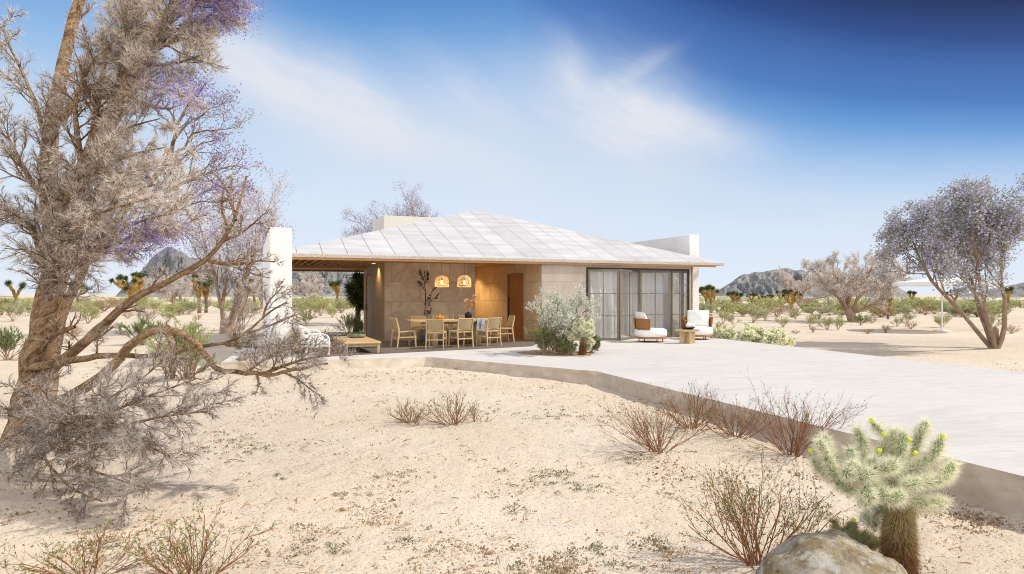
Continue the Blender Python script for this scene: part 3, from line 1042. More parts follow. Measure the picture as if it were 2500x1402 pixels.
# fruit bowl with oranges
bp = tl(4.09, 1.2)
b = MB(); b.lathe([(0, .004), (.07, .0), (.09, .012), (.15, .05), (.158, .055), (.145, .052), (.08, .02), (0, .016)], (0, 0, 0), 24)
tag(b.build('fruit_bowl', M['teak'], loc=bp), 'shallow wooden bowl of oranges on the dining table', 'bowl')
M['orange'] = mat('orange_peel', (.75, .25, .02), .5, .1, 20, .2, 120)
o0 = None
for k, (x, y, z, lb) in enumerate([(-.07, .0, .055, 'orange lying at the near side of the fruit bowl'), (.0, -.06, .055, 'orange at the front of the wooden fruit bowl'), (.07, .02, .055, 'orange at the far end of the fruit bowl'),
                                   (.0, .06, .055, 'orange half hidden at the back of the fruit bowl'), (.0, .005, .105, 'orange resting on top of the pile in the bowl')]):
    b = MB(); pr = [(.042 * math.sin(a), -.042 * math.cos(a)) for a in np.linspace(0, math.pi, 9)]
    b.lathe(pr, (0, 0, 0), 14)
    tag(b.build('orange', M['orange'], loc=bp + Vector((x, y, z))), lb, 'orange', 'oranges in the bowl')
# small dark ring ornament
b = MB()
a = np.linspace(0, 2 * np.pi, 17)
b.tubes([(np.stack([.05 * np.cos(a), 0 * a, .055 + .05 * np.sin(a)], -1), np.full(17, .012))], 8)
b.lathe([(0, 0), (.03, 0), (.03, .012), (0, .012)], (0, 0, 0), 12)
tag(b.build('ring_ornament', M['black'], loc=tl(4.58, 1.2), rotz=ANG), 'small black ring ornament on the dining table by the vase', 'ornament')
# black vase with dried flowers
vp = tl(4.97, 1.28)
t = thing('vase', 'squat black ribbed vase on the dining table', 'vase', vp)
b = MB(); b.lathe([(0, 0), (.088, 0), (.102, .02), (.102, .15), (.07, .185), (.05, .19), (.05, .21), (.042, .21), (.042, .18), (0, .17)], (0, 0, 0), 22); b.build('body', M['black'], t)
M['dry_flower'] = mat('dried_flower', (.62, .40, .20), .9, .2, 20, island=.3)
t = thing('dried_flowers', 'bunch of tan dried flower heads standing in the black vase', 'dried flowers', vp + Vector((0, 0, .1)))
st, P, D = MB(), [], []
for (x, z) in ((-.05, .42), (-.03, .26), (.13, .40), (.19, .55), (.06, .30)):
    st.tubes([(np.array([(0, 0, 0), (x * .4, 0, z * .5), (x, .01, z)]), np.array([.004, .004, .003]))], 4)
    for k in range(170):
        d = rng.normal(size=3); d /= np.linalg.norm(d); d[2] = abs(d[2]) * .8 - .15
        P.append(np.array((x, .01, z)) + d * .02); D.append(d)
st.build('stems', M['dry_flower'], t)
b = MB(); b.blades(P, D, rng.uniform(.05, .085, len(P)), .014, quad=True); b.build('flower_heads', M['dry_flower'], t)
# tall branch in floor vase
fv = T(1036, 833); fv.z = 0.004
M['blue_grey'] = mat('glazed_blue_grey', (.16, .19, .23), .3, .2, 6)
b = MB(); b.lathe([(0, 0), (.10, 0), (.125, .08), (.12, .3), (.07, .43), (.06, .48), (.05, .48), (.05, .4), (0, .38)], (0, 0, 0), 22)
tag(b.build('floor_vase', M['blue_grey'], loc=fv), 'tall blue grey floor vase by the stone wall behind the table', 'vase')
M['dark_twig'] = mat('dark_twig', (.04, .025, .018), .8, .3, 20)
t = thing('branch', 'tall dark leafy branch standing in the floor vase against the stone wall', 'branch', fv + Vector((0, 0, .3)))
st = MB(); P, D = [], []
def sprig(pts, r0, leaf=True, ln=.09):
    pts = np.array(pts, float)
    pp = np.stack([np.interp(np.linspace(0, 1, 9), np.linspace(0, 1, len(pts)), pts[:, i]) for i in range(3)], -1)
    pp[1:-1] += rng.normal(size=(7, 3)) * .012
    st.tubes([(pp, np.linspace(r0, .004, 9))], 5)
    if leaf:
        for k in range(44):
            i = rng.uniform(.25, 1) * 8; j = int(min(i, 7)); q = pp[j] + (pp[j + 1] - pp[j]) * (i - j)
            d = pp[j + 1] - pp[j] + rng.normal(size=3) * .05
            P.append(q); D.append(d)
sprig([(0, 0, 0), (.02, 0, .7), (.03, .0, 1.3), (.0, 0, 1.86)], .012)
sprig([(.03, 0, .62), (.2, -.02, .9), (.42, -.03, 1.12)], .007); sprig([(.03, 0, .78), (.16, .0, 1.05), (.34, .02, 1.36)], .007)
sprig([(.02, 0, 1.2), (-.08, .0, 1.42), (-.18, 0, 1.55)], .006); sprig([(.02, 0, 1.45), (.1, .0, 1.65), (.09, 0, 1.86)], .006); sprig([(.02, 0, 1.4), (-.05, .0, 1.65), (-.12, 0, 1.83)], .006)
sprig([(.02, 0, .45), (.1, .0, .55), (.2, 0, .66)], .005)
st.build('stem', M['dark_twig'], t)
b = MB(); b.blades(P, D, rng.uniform(.06, .11, len(P)), .028, quad=True); b.build('leaves', M['dark_twig'], t)

# pendants
M['lamp_cane'] = mat('lamp_cane', (.66, .48, .25), .7, .2, 20, trans=.35)
M['bulb'] = emit_mat('lit_bulb', (1, .8, .5), 4)
def pendant(px, label):
    d = 18.9
    p = Pd(px, 701, d)
    t = thing('pendant_lamp', label, 'lamp', (p[0], p[1], p[2]), 0, 'cane pendant lamps')
    b = MB()
    H, Rr = .345, .20
    def prof(k):   # k 0 bottom .. 1 top
        return Rr * (1.0 if k < .45 else math.sqrt(max(0, 1 - ((k - .45) / .56) ** 2.3)))
    ks = np.linspace(0, .985, 12)
    ribs = []
    for a in np.linspace(0, 2 * math.pi, 40, endpoint=False):
        ribs.append((np.array([(prof(k) * math.cos(a), prof(k) * math.sin(a), k * H) for k in ks]), np.full(12, .0034)))
    b.tubes(ribs, 4)
    aa = np.linspace(0, 2 * math.pi, 33)
    for k in (.0, .05, .22, .27, .36, .45, .52, .60, .68, .75, .82, .88, .94, .98):
        b.tubes([(np.stack([prof(k) * np.cos(aa), prof(k) * np.sin(aa), np.full(33, k * H)], -1), np.full(33, .0042))], 5)
    b.build('shade', M['lamp_cane'], t)
    b = MB(); b.tubes([(np.array([(0, 0, H * .95), (0, 0, ZS - p[2])]), np.array([.004, .004]))], 5); b.build('cord', M['black'], t)
    b = MB(); b.lathe([(0, .275), (.022, .27), (.024, .2), (0, .2)], (0, 0, 0), 10); b.build('socket', M['black'], t)
    b = MB(); b.lathe([(.0, .2), (.014, .195), (.03, .15), (.033, .125), (.025, .1), (0, .09)], (0, 0, 0), 12); b.build('bulb', M['bulb'], t)
    l = bpy.data.lights.new('bulb_light', 'POINT'); l.energy = 9; l.color = (1, .74, .42); l.shadow_soft_size = .05
    lo = bpy.data.objects.new('bulb_light', l); col.objects.link(lo); lo.parent = t; lo.location = (0, 0, .07)
pendant(1078.5, 'lit cane dome lamp hanging beside the tall dark branch')
pendant(1133.5, 'lit cane dome lamp hanging near the recess edge, above the dried flowers')

# ------------------------------------------------------------------ low table and sofa by the pier
t = thing('coffee_table', 'long low oak coffee table carrying a stone bowl of plants', 'table', W(1.62, .42), ANG)
b = MB(); b.box((-.44, -1.2, .235), (.44, 1.2, .285)); b.build('tabletop', M['oak_x'], t, bevel=.018, seg=3)
b = MB()
b.box((-.37, -1.12, .165), (.37, -1.09, .234)); b.box((-.37, 1.09, .165), (.37, 1.12, .234)); b.box((-.40, -1.09, .165), (-.37, 1.09, .234)); b.box((.37, -1.09, .165), (.40, 1.09, .234))
b.build('apron', M['oak'], t)
for sx in (-1, 1):
    for sy in (-1, 1):
        b = MB(); b.bar((sx * .375, sy * 1.115, 0), (sx * .385, sy * 1.105, .234), .045, .045, (0, 1, 0), w2=.075, h2=.075); b.build('leg', M['oak'], t, bevel=.006)
M['stone_bowl'] = mat('rough_stone_bowl', (.20, .19, .17), .9, .35, 14, .7, 30)
M['moss_leaf'] = mat('low_green_leaf', (.10, .17, .035), .8, .2, 20, island=.4)
sb = W(1.72, .95, .287)
b = MB(); b.lathe([(0, 0), (.2, 0), (.245, .03), (.25, .095), (.235, .10), (.225, .07), (0, .065)], (0, 0, 0), 26)
tag(b.build('planter_bowl', M['stone_bowl'], loc=sb), 'shallow rough stone planter bowl on the low oak table', 'planter')
k = 900; a = rng.uniform(0, 2 * np.pi, k); r = .22 * np.sqrt(rng.random(k))
P = np.stack([r * np.cos(a), r * np.sin(a), np.full(k, .0)], -1); D = rng.normal(size=(k, 3)) * .6; D[:, 2] = 1
b = MB(); b.blades(P, D, rng.uniform(.03, .085, k), .016, quad=True)
tag(b.build('bowl_plants', M['moss_leaf'], loc=sb + Vector((0, 0, .07))), 'low green succulents filling the stone bowl on the coffee table', 'plant')

so = thing('lounge_sofa', 'white tube framed outdoor sofa with grey cushions beside the white wall', 'sofa', W(.42, -.02), ANG)
for yy in (-.98, .98):
    b = MB()
    pts = [(-.28, yy, 0), (-.26, yy, .25), (-.22, yy, .48), (-.28, yy, .62), (-.40, yy, .66)]
    def sm(pts, n):
        pts = np.array(pts, float); t_ = np.linspace(0, len(pts) - 1, n)
        out = np.stack([np.interp(t_, np.arange(len(pts)), pts[:, i]) for i in range(3)], -1)
        for _ in range(2): out[1:-1] = (out[:-2] + 2 * out[1:-1] + out[2:]) / 4
        return out
    P1 = sm([(-.16, yy, .0), (-.1, yy, .3), (-.05, yy, .52), (-.16, yy, .66), (-.30, yy, .69)], 16)
    P2 = sm([(-.1, yy, .50), (.15, yy, .515), (.30, yy, .50), (.37, yy, .42), (.38, yy, .2), (.36, yy, .0)], 18)
    b.tubes([(P1, np.full(16, .026)), (P2, np.full(18, .026))], 10)
    for q in range(6):
        x = .06 + q * .045
        b.tubes([(np.array([(x, yy, .51), (x + .01, yy, .25)]), np.array([.006, .006]))], 5)
    b.build('arm_frame', M['white_metal'], so)
b = MB(); b.box((-.3, -.94, .2), (.36, .94, .25)); b.build('seat_frame', M['white_metal'], so, bevel=.02)
b = MB(); b.box((-.24, -.93, .251), (.38, -.01, .40)); b.box((-.24, .01, .251), (.38, .93, .40)); b.build('seat_cushion', M['cushion'], so, bevel=.05, seg=4)
M['grey_cushion'] = mat('grey_striped_cushion', (.52, .51, .5), .95, .25, 6, stretch=(6, .2, 1))
for yy in (-.47, .47):
    b = MB(); b.bar((-.20, yy, .40), (-.33, yy, .72), .15, .90, (0, 1, 0))
    b.build('back_cushion', M['grey_cushion'], so, bevel=.06, seg=4)
b = MB(); b.bar((-.36, -.95, .25), (-.46, -.95, .62), .04, .03, (0, 1, 0))
for q in range(12): b.bar((-.36, -.9 + q * .163, .25), (-.46, -.9 + q * .163, .62), .05, .012, (0, 1, 0))
b.build('back_straps', M['rope'], so)
# ------------------------------------------------------------------ round lounge chairs and side table on the terrace
def make_lounge(label, loc, rotz):
    t = thing('lounge_chair', label, 'armchair', loc, rotz, 'round white lounge chairs')
    b = MB(); b.lathe([(0, .10), (.45, .10), (.475, .115), (.475, .145), (.45, .155), (0, .155)], (0, 0, 0), 40); b.build('base_ring', M['teak'], t)
    b = MB(); b.lathe([(0, .156), (.44, .156), (.475, .18), (.487, .25), (.48, .34), (.45, .385), (.40, .40), (.2, .412), (0, .415)], (0, 0, 0), 40); b.build('seat_cushion', M['cushion'], t)
    for a in (40, 140, 220, 320):
        b = MB(); b.bar((.38 * math.cos(R(a)), .38 * math.sin(R(a)), 0), (.37 * math.cos(R(a)), .37 * math.sin(R(a)), .1), .022, .022); b.build('leg', M['black'], t)
    # two curved rattan wings, back is -X
    for s0, s1 in ((112, 168), (192, 248)):
        b = MB(); V = []
        A_ = np.linspace(R(s0), R(s1), 12)
        for z in np.linspace(.39, .70, 6):
            rr = .47 + (z - .39) * .12
            V.append(np.stack([rr * np.cos(A_), rr * np.sin(A_), np.full(12, z)], -1))
        V = np.concatenate(V); ii = np.arange(72).reshape(6, 12); Q = np.stack([ii[:-1, :-1], ii[:-1, 1:], ii[1:, 1:], ii[1:, :-1]], -1).reshape(-1, 4)
        b.add(V, Q, 0, True); wv = b.build('wing_back', M['rattan'], t)
        md = wv.modifiers.new('thick', 'SOLIDIFY'); md.thickness = .02
        f = MB(); rr0, rr1 = .47, .508
        lo = np.stack([rr0 * np.cos(A_), rr0 * np.sin(A_), np.full(12, .39)], -1); hi = np.stack([rr1 * np.cos(A_), rr1 * np.sin(A_), np.full(12, .70)], -1)
        f.tubes([(lo, np.full(12, .014)), (hi, np.full(12, .014)), (np.array([lo[0], hi[0]]), np.full(2, .014)), (np.array([lo[-1], hi[-1]]), np.full(2, .014))], 8)
        f.build('wing_rim', M['teak'], wv)
    # big back pillow
    b = MB(); n, m = 22, 22; V = []
    for sgn in (1, -1):
        for j in range(m):
            for i in range(n):
                x, z = i / (n - 1) * 2 - 1, j / (m - 1) * 2 - 1
                pu = max(0, (1 - abs(x) ** 3.2) * (1 - abs(z) ** 3.2)) ** .55
                pin = 1 - .09 * (abs(x) ** 2) * (1 - abs(z) ** 2) - .0
                pin2 = 1 - .09 * (abs(z) ** 2) * (1 - abs(x) ** 2)
                V.append((sgn * (.105 * pu + .006) + .012 * math.sin(5 * x + 3 * z) * pu, x * .34 * pin2, z * .27 * pin))
    q1 = np.arange(n * m).reshape(m, n); Q = np.stack([q1[:-1, :-1], q1[:-1, 1:], q1[1:, 1:], q1[1:, :-1]], -1).reshape(-1, 4)
    b.add(V, np.concatenate([Q, Q[:, ::-1] + n * m]), 0, True)
    o = b.build('back_pillow', M['cushion'], t); o.location = (-.27, 0, .66); o.rotation_euler = (0, R(-20), 0)
    return t
p1 = T(1593, 836); p1.y += .25
lc = make_lounge('round white lounge chair with rattan wings, in front of the folding glass doors', (p1.x, p1.y, 0.0), R(8))
p2 = T(1706, 829.5); p2.y += .2
dup(lc, 'round white lounge chair with a big pillow, beside the pale yellow bush', (p2.x, p2.y, 0.0), R(-112))
sp = T(1678, 838.5)
t = thing('side_table', 'chunky pale oak side table with arched slab legs between the two lounge chairs', 'table', sp, R(12))
b = MB()
pts = []
for sx, sy in ((1, 1), (-1, 1), (-1, -1), (1, -1)):
    for k in range(5):
        a = math.atan2(sy, sx) - math.pi / 4 + k / 4 * math.pi / 2
        pts.append((sx * .20 + .09 * math.cos(a), sy * .17 + .09 * math.sin(a)))
b.prism(pts, .355, .415); b.build('tabletop', M['oak_x'], t, bevel=.01)
def arch(mb, axis, half, th):
    # slab with an arched opening, cut as a fan of quads; axis 0 along x, 1 along y
    N = 12; a = np.linspace(math.pi, 0, N); ri = half * .52
    inner = [(-ri, .10)] + [(ri * math.cos(x), .16 + ri * .62 * math.sin(x)) for x in a] + [(ri, .10)]
    outer = [(-half, .10)] + [(-half + 2 * half * i / (N - 1), .354) for i in range(N)] + [(half, .10)]
    for s in (-1, 1):
        V = []
        for (x, z) in inner + outer:
            V.append((x, s * th / 2, z) if axis == 0 else (s * th / 2, x, z))
        m_ = len(inner)
        Q = [(i, i + 1, m_ + i + 1, m_ + i) for i in range(m_ - 1)]
        mb.add(V, Q if (s > 0) == (axis == 0) else [q[::-1] for q in Q])
    for ring in (inner, outer):
        V = []
        for (x, z) in ring:
            for s in (-1, 1): V.append((x, s * th / 2, z) if axis == 0 else (s * th / 2, x, z))
        mb.add(V, [(2 * i, 2 * i + 1, 2 * i + 3, 2 * i + 2) for i in range(len(ring) - 1)])
    for s in (-1, 1):
        x0, x1 = sorted((s * half, s * ri))
        if axis == 0: mb.box((x0, -th / 2, 0), (x1, th / 2, .0995))
        else: mb.box((-th / 2, x0, 0), (th / 2, x1, .0995))
b = MB(); arch(b, 0, .235, .062); b.build('leg', M['oak'], t)
b = MB(); b.box((-.04, -.21, 0), (.04, -.033, .353)); b.box((-.04, .033, 0), (.04, .21, .353)); b.build('leg', M['oak'], t, bevel=.004)
M['brown_ceramic'] = mat('pierced_ceramic', (.26, .11, .04), .45, .5, 22, .8, 26, c2=(.05, .02, .01))
q = sp + Vector((-.09, .06, .417))
b = MB()
th_ = np.linspace(0, 2 * np.pi, 26)
b.lathe([(0, 0), (.05, 0), (.055, .03), (.062, .12), (.07, .2), (.085, .27), (.074, .262), (.06, .2), (.05, .1), (0, .06)], (0, 0, 0), 18)
tag(b.build('sculpted_vase', M['brown_ceramic'], loc=q), 'mottled brown sculpted vase on the pale side table', 'vase')
b = MB(); b.lathe([(0, 0), (.07, 0), (.12, .02), (.17, .05), (.178, .058), (.15, .05), (.08, .02), (0, .014)], (0, 0, 0), 24)
bw_ = sp + Vector((.03, -.10, .417)); tag(b.build('shallow_bowl', M['black'], loc=bw_), 'shallow dark bowl on the pale side table', 'bowl')
gm = bpy.data.materials.new('white_glass'); gm.use_nodes = True
g_ = gm.node_tree.nodes['Principled BSDF']; g_.inputs['Base Color'].default_value = (.85, .85, .85, 1); g_.inputs['Roughness'].default_value = .08
for dx, dz, rr, lb in ((-.02, .10, .085, 'white glass ball nearer the brown vase, in the dark bowl'), (.1, .095, .07, 'smaller white glass ball at the open side of the dark bowl')):
    b = MB(); b.lathe([(rr * math.sin(a), -rr * math.cos(a)) for a in np.linspace(0, math.pi, 14)], (0, 0, 0), 22)
    tag(b.build('glass_ball', gm, loc=bw_ + Vector((dx, .0, dz + .012))), lb, 'ball', 'white glass balls in the bowl')

# ------------------------------------------------------------------ vegetation
def nrm(v):
    return v / (np.linalg.norm(v) + 1e-9)
def grow(out, p, d, L, r, lvl, q, rg):
    """recursive branch growth; q holds per-level lists"""
    n = q['seg'][lvl]
    pts, rad = [np.array(p, float)], [r]
    d = nrm(np.array(d, float))
    end = q['taper'][lvl]
    for i in range(n):
        d = nrm(d + rg.normal(size=3) * q['wander'][lvl] + np.array((0, 0, q['up'][lvl])))
        pts.append(pts[-1] + d * L / n)
        rad.append(r * (1 - (1 - end) * (i + 1) / n))
    out.append((np.array(pts), np.array(rad), lvl))
    if lvl + 1 < len(q['seg']):
        spawn(out, pts, rad, L, lvl, q, rg)
def spawn(out, pts, rad, L, lvl, q, rg, nc=None):
    n = len(pts) - 1
    nc = q['nc'][lvl] if nc is None else nc
    for c in range(nc):
        t = q['t0'][lvl] + (1 - q['t0'][lvl]) * (c + rg.random()) / nc
        i = min(int(t * n), n - 1)
        f = t * n - i
        pos = pts[i] * (1 - f) + pts[i + 1] * f
        rr = rad[i] * (1 - f) + rad[i + 1] * f
        ax = nrm(pts[i + 1] - pts[i])
        pr = nrm(np.cross(ax, rg.normal(size=3)))
        a = q['ang'][lvl] * rg.uniform(.6, 1.25)
        nd = ax * math.cos(a) + pr * math.sin(a)
        grow(out, pos, nd, L * q['lr'][lvl] * rg.uniform(.65, 1.2) * (1.15 - .5 * t), max(rr * q['rr'][lvl], q.get('rmin', .002)), lvl + 1, q, rg)
def tubes_by(mb, polys, sides, mat=0, lv=None):
    for l in sorted({p[2] for p in polys}):
        if lv is None or l in lv:
            mb.tubes([(a, b) for a, b, k in polys if k == l], sides[min(l, len(sides) - 1)], mat)
def along(polys, lv, k, rg, t0=.1):
    """k random points on branches of the given levels, with tangents"""
    segs = []
    for a, b, l in polys:
        if l in lv:
            m = len(a) - 1
            i0 = int(t0 * m)
            segs.append(np.concatenate([a[i0:-1], a[i0 + 1:]], 1))
    s = np.concatenate(segs)
    ln = np.linalg.norm(s[:, 3:] - s[:, :3], axis=1)
    i = rg.choice(len(s), k, p=ln / ln.sum())
    f = rg.random((k, 1))
    return s[i, :3] * (1 - f) + s[i, 3:] * f, (s[i, 3:] - s[i, :3]) / ln[i][:, None]
def tips(polys, lv):
    P = np.array([a[-1] for a, b, l in polys if l in lv]); D = np.array([nrm(a[-1] - a[-2]) for a, b, l in polys if l in lv])
    return P, D
def rep(P, k):
    return np.repeat(P, k, axis=0)
def curve(pts, n):
    pts = np.array(pts, float)
    s = np.concatenate([[0], np.cumsum(np.linalg.norm(np.diff(pts[:, :3], axis=0), axis=1))])
    t = np.linspace(0, s[-1], n)
    out = np.stack([np.interp(t, s, pts[:, i]) for i in range(pts.shape[1])], -1)
    k = out.copy()
    k[1:-1] = (out[:-2] + 2 * out[1:-1] + out[2:]) / 4
    return k

def bark_mat(name, c, c2, sc=1.0):
    """furrowed bark: noise stretched along nothing in particular, broken by dark cracks"""
    m = bpy.data.materials.new(name)
    m.use_nodes = True
    t = NT(m.node_tree)
    b = t.n['Principled BSDF']
    b.inputs['Roughness'].default_value = .92
    b.inputs['Specular IOR Level'].default_value = .15
    v = t.node('ShaderNodeTexCoord').outputs['Object']
    v = t.mapping(v, rot=(0, R(32), 0))
    v = t.mapping(v, scale=(.28, 1, 1))
    n1 = t.noise(v, 14 * sc, 7, .7, 1.2)
    n2 = t.noise(v, 46 * sc, 5, .7, .8)
    cr = t.ramp(n1, [(.40, 0), (.56, 1)])
    c_ = t.mix(cr, c2, c)
    c_ = t.mix(t.math('MULTIPLY', t.ramp(n2, [(.5, 0), (.62, 1)]), .6), c_, tuple(x * .5 for x in c2))
    t.put(b.inputs['Base Color'], c_)
    bn = t.node('ShaderNodeBump', {'Height': t.math('ADD', n1, t.math('MULTIPLY', n2, .5))})
    bn.inputs['Strength'].default_value = 1.0
    bn.inputs['Distance'].default_value = .05
    t.l.new(bn.outputs[0], b.inputs['Normal'])
    return m
M['bark'] = bark_mat('peeling_bark', (.52, .36, .22), (.20, .115, .06))
M['twig_brown'] = mat('twig_brown', (.20, .125, .075), .9, .3, 12, island=.3)
M['feather'] = mat('grey_feathery_twigs', (.72, .65, .575), .9, .15, 2, island=.45, trans=.14)
M['feather_grey'] = mat('ash_feathery_twigs', (.58, .535, .50), .9, .15, 2, island=.35, trans=.2)
M['purple'] = mat('purple_blossom', (.35, .27, .62), .8, .2, 4, island=.3, trans=.3)
M['lilac'] = mat('lilac_blossom', (.56, .52, .72), .8, .2, 4, island=.25, trans=.3)
M['grey_leaf'] = mat('grey_green_leaf', (.36, .38, .30), .8, .2, 3, island=.3, trans=.25)
M['pale_bark'] = mat('pale_bark', (.36, .27, .20), .9, .3, 4, .6, 10, c2=(.22, .15, .10))
M['bleached'] = mat('bleached_twigs', (.70, .645, .60), .9, .15, 2, island=.25, trans=.2)
M['bleached_bark'] = mat('bleached_bark', (.42, .31, .23), .9, .3, 4, .6, 10, c2=(.27, .18, .125))
M['jt_bark'] = mat('shaggy_bark', (.22, .17, .13), .95, .3, 6, .9, 14, c2=(.12, .09, .065))
M['jt_skirt'] = mat('dead_leaf_thatch', (.46, .29, .09), .9, .2, 4, island=.35)
M['jt_leaf'] = mat('dagger_leaf', (.085, .115, .03), .6, .2, 4, island=.45)
M['shrub_leaf'] = mat('pale_green_shrub', (.50, .52, .24), .8, .2, 3, island=.4, trans=.25)
M['shrub_leaf2'] = mat('grey_green_shrub', (.46, .49, .29), .8, .2, 3, island=.4, trans=.25)
M['shrub_dark'] = mat('dark_green_shrub', (.19, .25, .085), .8, .25, 3, island=.45, trans=.2)
M['leafy'] = mat('small_green_leaf', (.42, .50, .19), .7, .2, 3, island=.4, trans=.25)
M['stem_pink'] = mat('pinkish_stem', (.45, .32, .235), .9, .2, 8)
M['dry_stem'] = mat('dry_brown_stem', (.40, .255, .16), .9, .25, 8, island=.3)
M['red_stem'] = mat('red_brown_stem', (.27, .115, .055), .75, .3, 10, .5, 60)
M['bud_leaf'] = mat('young_green_leaf', (.24, .31, .10), .6, .2, 6, island=.4, trans=.3)
M['gold_leaf'] = mat('yellowing_leaf', (.55, .30, .05), .7, .2, 6, island=.3, trans=.3)
M['silver'] = mat('silver_leaf', (.68, .73, .63), .75, .1, 3, island=.25, trans=.25)
M['blossom'] = mat('cream_blossom', (.93, .93, .72), .8, .1, 3, island=.15, trans=.3)
M['lime_leaf'] = mat('lime_leaf', (.40, .50, .10), .7, .2, 3, island=.3, trans=.3)
M['cactus'] = mat('cactus_green', (.20, .26, .12), .7, .2, 12, .5, 40)
M['spine'] = mat('pale_spines', (.88, .86, .70), .6, .1, 3, island=.2, trans=.35)
M['spine_gold'] = mat('straw_spines', (.50, .40, .20), .7, .15, 3, island=.3, trans=.2)
M['spine_brown'] = mat('brown_spines', (.24, .115, .045), .75, .2, 3, island=.45)
M['cactus_wood'] = mat('cactus_trunk', (.13, .065, .03), .9, .3, 10, .6, 40)
M['cactus_bud'] = mat('yellow_green_bud', (.62, .68, .05), .5, .15, 20)

# ---- big feathery tree at the edge of the sand
def big_tree():
    rg = np.random.default_rng(21)
    t = thing('feathery_tree', 'huge old grey feathery tree with peeling bark reaching in over the sand', 'tree', (0, 0, 0))
    main, subs = [], []
    def br(pts, n, r0, r1, nch=0, q=None, L=None, lvl=0, reg=None):
        P3 = np.array([Pd(*p) for p in pts])
        c = curve(P3, n)
        c[1:-1] += rg.normal(size=(n - 2, 3)) * r0 * .07
        rad = np.linspace(r0, r1, n)
        main.append((c, rad, 0))
        if nch:
            ln = L or np.linalg.norm(np.diff(c, axis=0), axis=1).sum()
            o = []
            spawn(o, list(c), list(rad), ln, 0, dict(q or Q1), rg, nch)
            subs.extend(o)
        return c
    Q1 = dict(seg=[8, 7, 5, 3], taper=[.5, .3, .3, .3], wander=[.1, .16, .2, .2], up=[0, .03, .02, 0], nc=[10, 7, 7], t0=[.12, .15, .1], ang=[.75, .7, .65], lr=[.36, .42, .45], rr=[.42, .5, .5], rmin=.0024)
    QF = dict(Q1, nc=[12, 9, 8], lr=[.42, .45, .45])
    # trunk and leader
    br([(58, 1125, 7.6), (64, 1070, 7.6), (74, 1010, 7.6), (96, 860, 7.5), (140, 640, 7.3), (215, 400, 7.1), (283, 262, 7.0), (345, 135, 6.9), (420, 30, 6.8), (520, -90, 6.7)], 26, .185, .05, 12, Q1, 2.2)
    br([(140, 640, 7.3), (110, 400, 7.6), (150, 180, 7.9), (210, -60, 8.1)], 14, .11, .05, 8, Q1, 2.0)
    br([(283, 262, 7.0), (315, 150, 7.3), (330, 40, 7.5), (350, -80, 7.6)], 10, .085, .04, 8, Q1, 1.9)
    # limb 1: long rising limb towards the white wall
    br([(85, 930, 7.5), (180, 860, 7.2), (268, 778, 7.0), (321, 730, 6.9), (418, 686, 6.8), (461, 654, 6.8), (511, 636, 6.7), (545, 588, 6.7), (575, 538, 6.6), (588, 480, 6.6), (602, 430, 6.6)], 26, .066, .010, 8, Q1, .9)
    br([(511, 636, 6.7), (560, 647, 6.6), (600, 641, 6.6), (640, 635, 6.5), (672, 640, 6.5)], 10, .03, .006, 7, Q1, .8)
    br([(556, 645, 6.6), (600, 662, 6.5), (630, 674, 6.5), (660, 679, 6.5)], 8, .014, .004, 4, Q1, .6)
    br([(545, 588, 6.7), (590, 570, 6.6), (630, 535, 6.5), (648, 520, 6.5)], 8, .02, .004, 6, Q1, .75)
    br([(560, 565, 6.7), (540, 510, 6.8), (545, 460, 6.8)], 8, .02, .005, 5, Q1, .7)
    br([(575, 538, 6.6), (565, 480, 6.8), (530, 430, 6.9)], 8, .018, .005, 5, Q1, .7)
    # limb 2: bent limb that hangs back to the sand
    br([(60, 1010, 7.5), (180, 965, 6.9), (268, 905, 6.6), (321, 836, 6.5), (368, 812, 6.4), (398, 799, 6.4), (406, 800, 6.4), (446, 818, 6.35), (489, 843, 6.3), (508, 875, 6.3), (520, 901, 6.25), (530, 906, 6.25), (618, 914, 6.2), (653, 916, 6.2), (732, 900, 6.1), (800, 888, 6.05)], 44, .076, .009, 0)
    br([(404, 802, 6.4), (421, 822, 6.35), (423, 861, 6.3), (421, 925, 6.3)], 10, .05, .022, 0)
    QD = dict(Q1, up=[0, -.02, -.03, -.02])
    br([(640, 915, 6.2), (700, 890, 6.1), (770, 870, 6.0), (830, 868, 5.95)], 8, .02, .004, 16, Q1, .95)
    br([(690, 908, 6.15), (735, 930, 6.1), (770, 960, 6.1), (792, 972, 6.0)], 8, .012, .003, 8, QD, .6)
    br([(628, 915, 6.2), (632, 945, 6.2), (622, 965, 6.2)], 6, .012, .003, 3, QD, .3)
    br([(600, 912, 6.2), (640, 880, 6.3), (700, 850, 6.3), (760, 850, 6.2)], 8, .016, .004, 12, Q1, .9)
    # limb 3: low level limb
    br([(55, 900, 7.4), (268, 866, 6.8), (375, 872, 6.6), (446, 857, 6.5), (489, 845, 6.5), (553, 841, 6.4), (580, 827, 6.4), (625, 797, 6.4), (657, 757, 6.4), (700, 738, 6.3)], 24, .046, .007, 6, Q1, .7)
    br([(553, 841, 6.4), (610, 846, 6.3), (660, 852, 6.2), (720, 840, 6.2)], 8, .022, .005, 8, Q1, .8)
    br([(600, 815, 6.4), (650, 800, 6.3), (700, 775, 6.2), (735, 765, 6.2)], 8, .014, .004, 7, Q1, .7)
    br([(640, 780, 6.4), (652, 740, 6.4), (690, 700, 6.4)], 8, .012, .004, 6, Q1, .7)
    br([(571, 832, 6.4), (575, 790, 6.5), (600, 745, 6.5), (610, 700, 6.5)], 8, .014, .004, 6, Q1, .6)
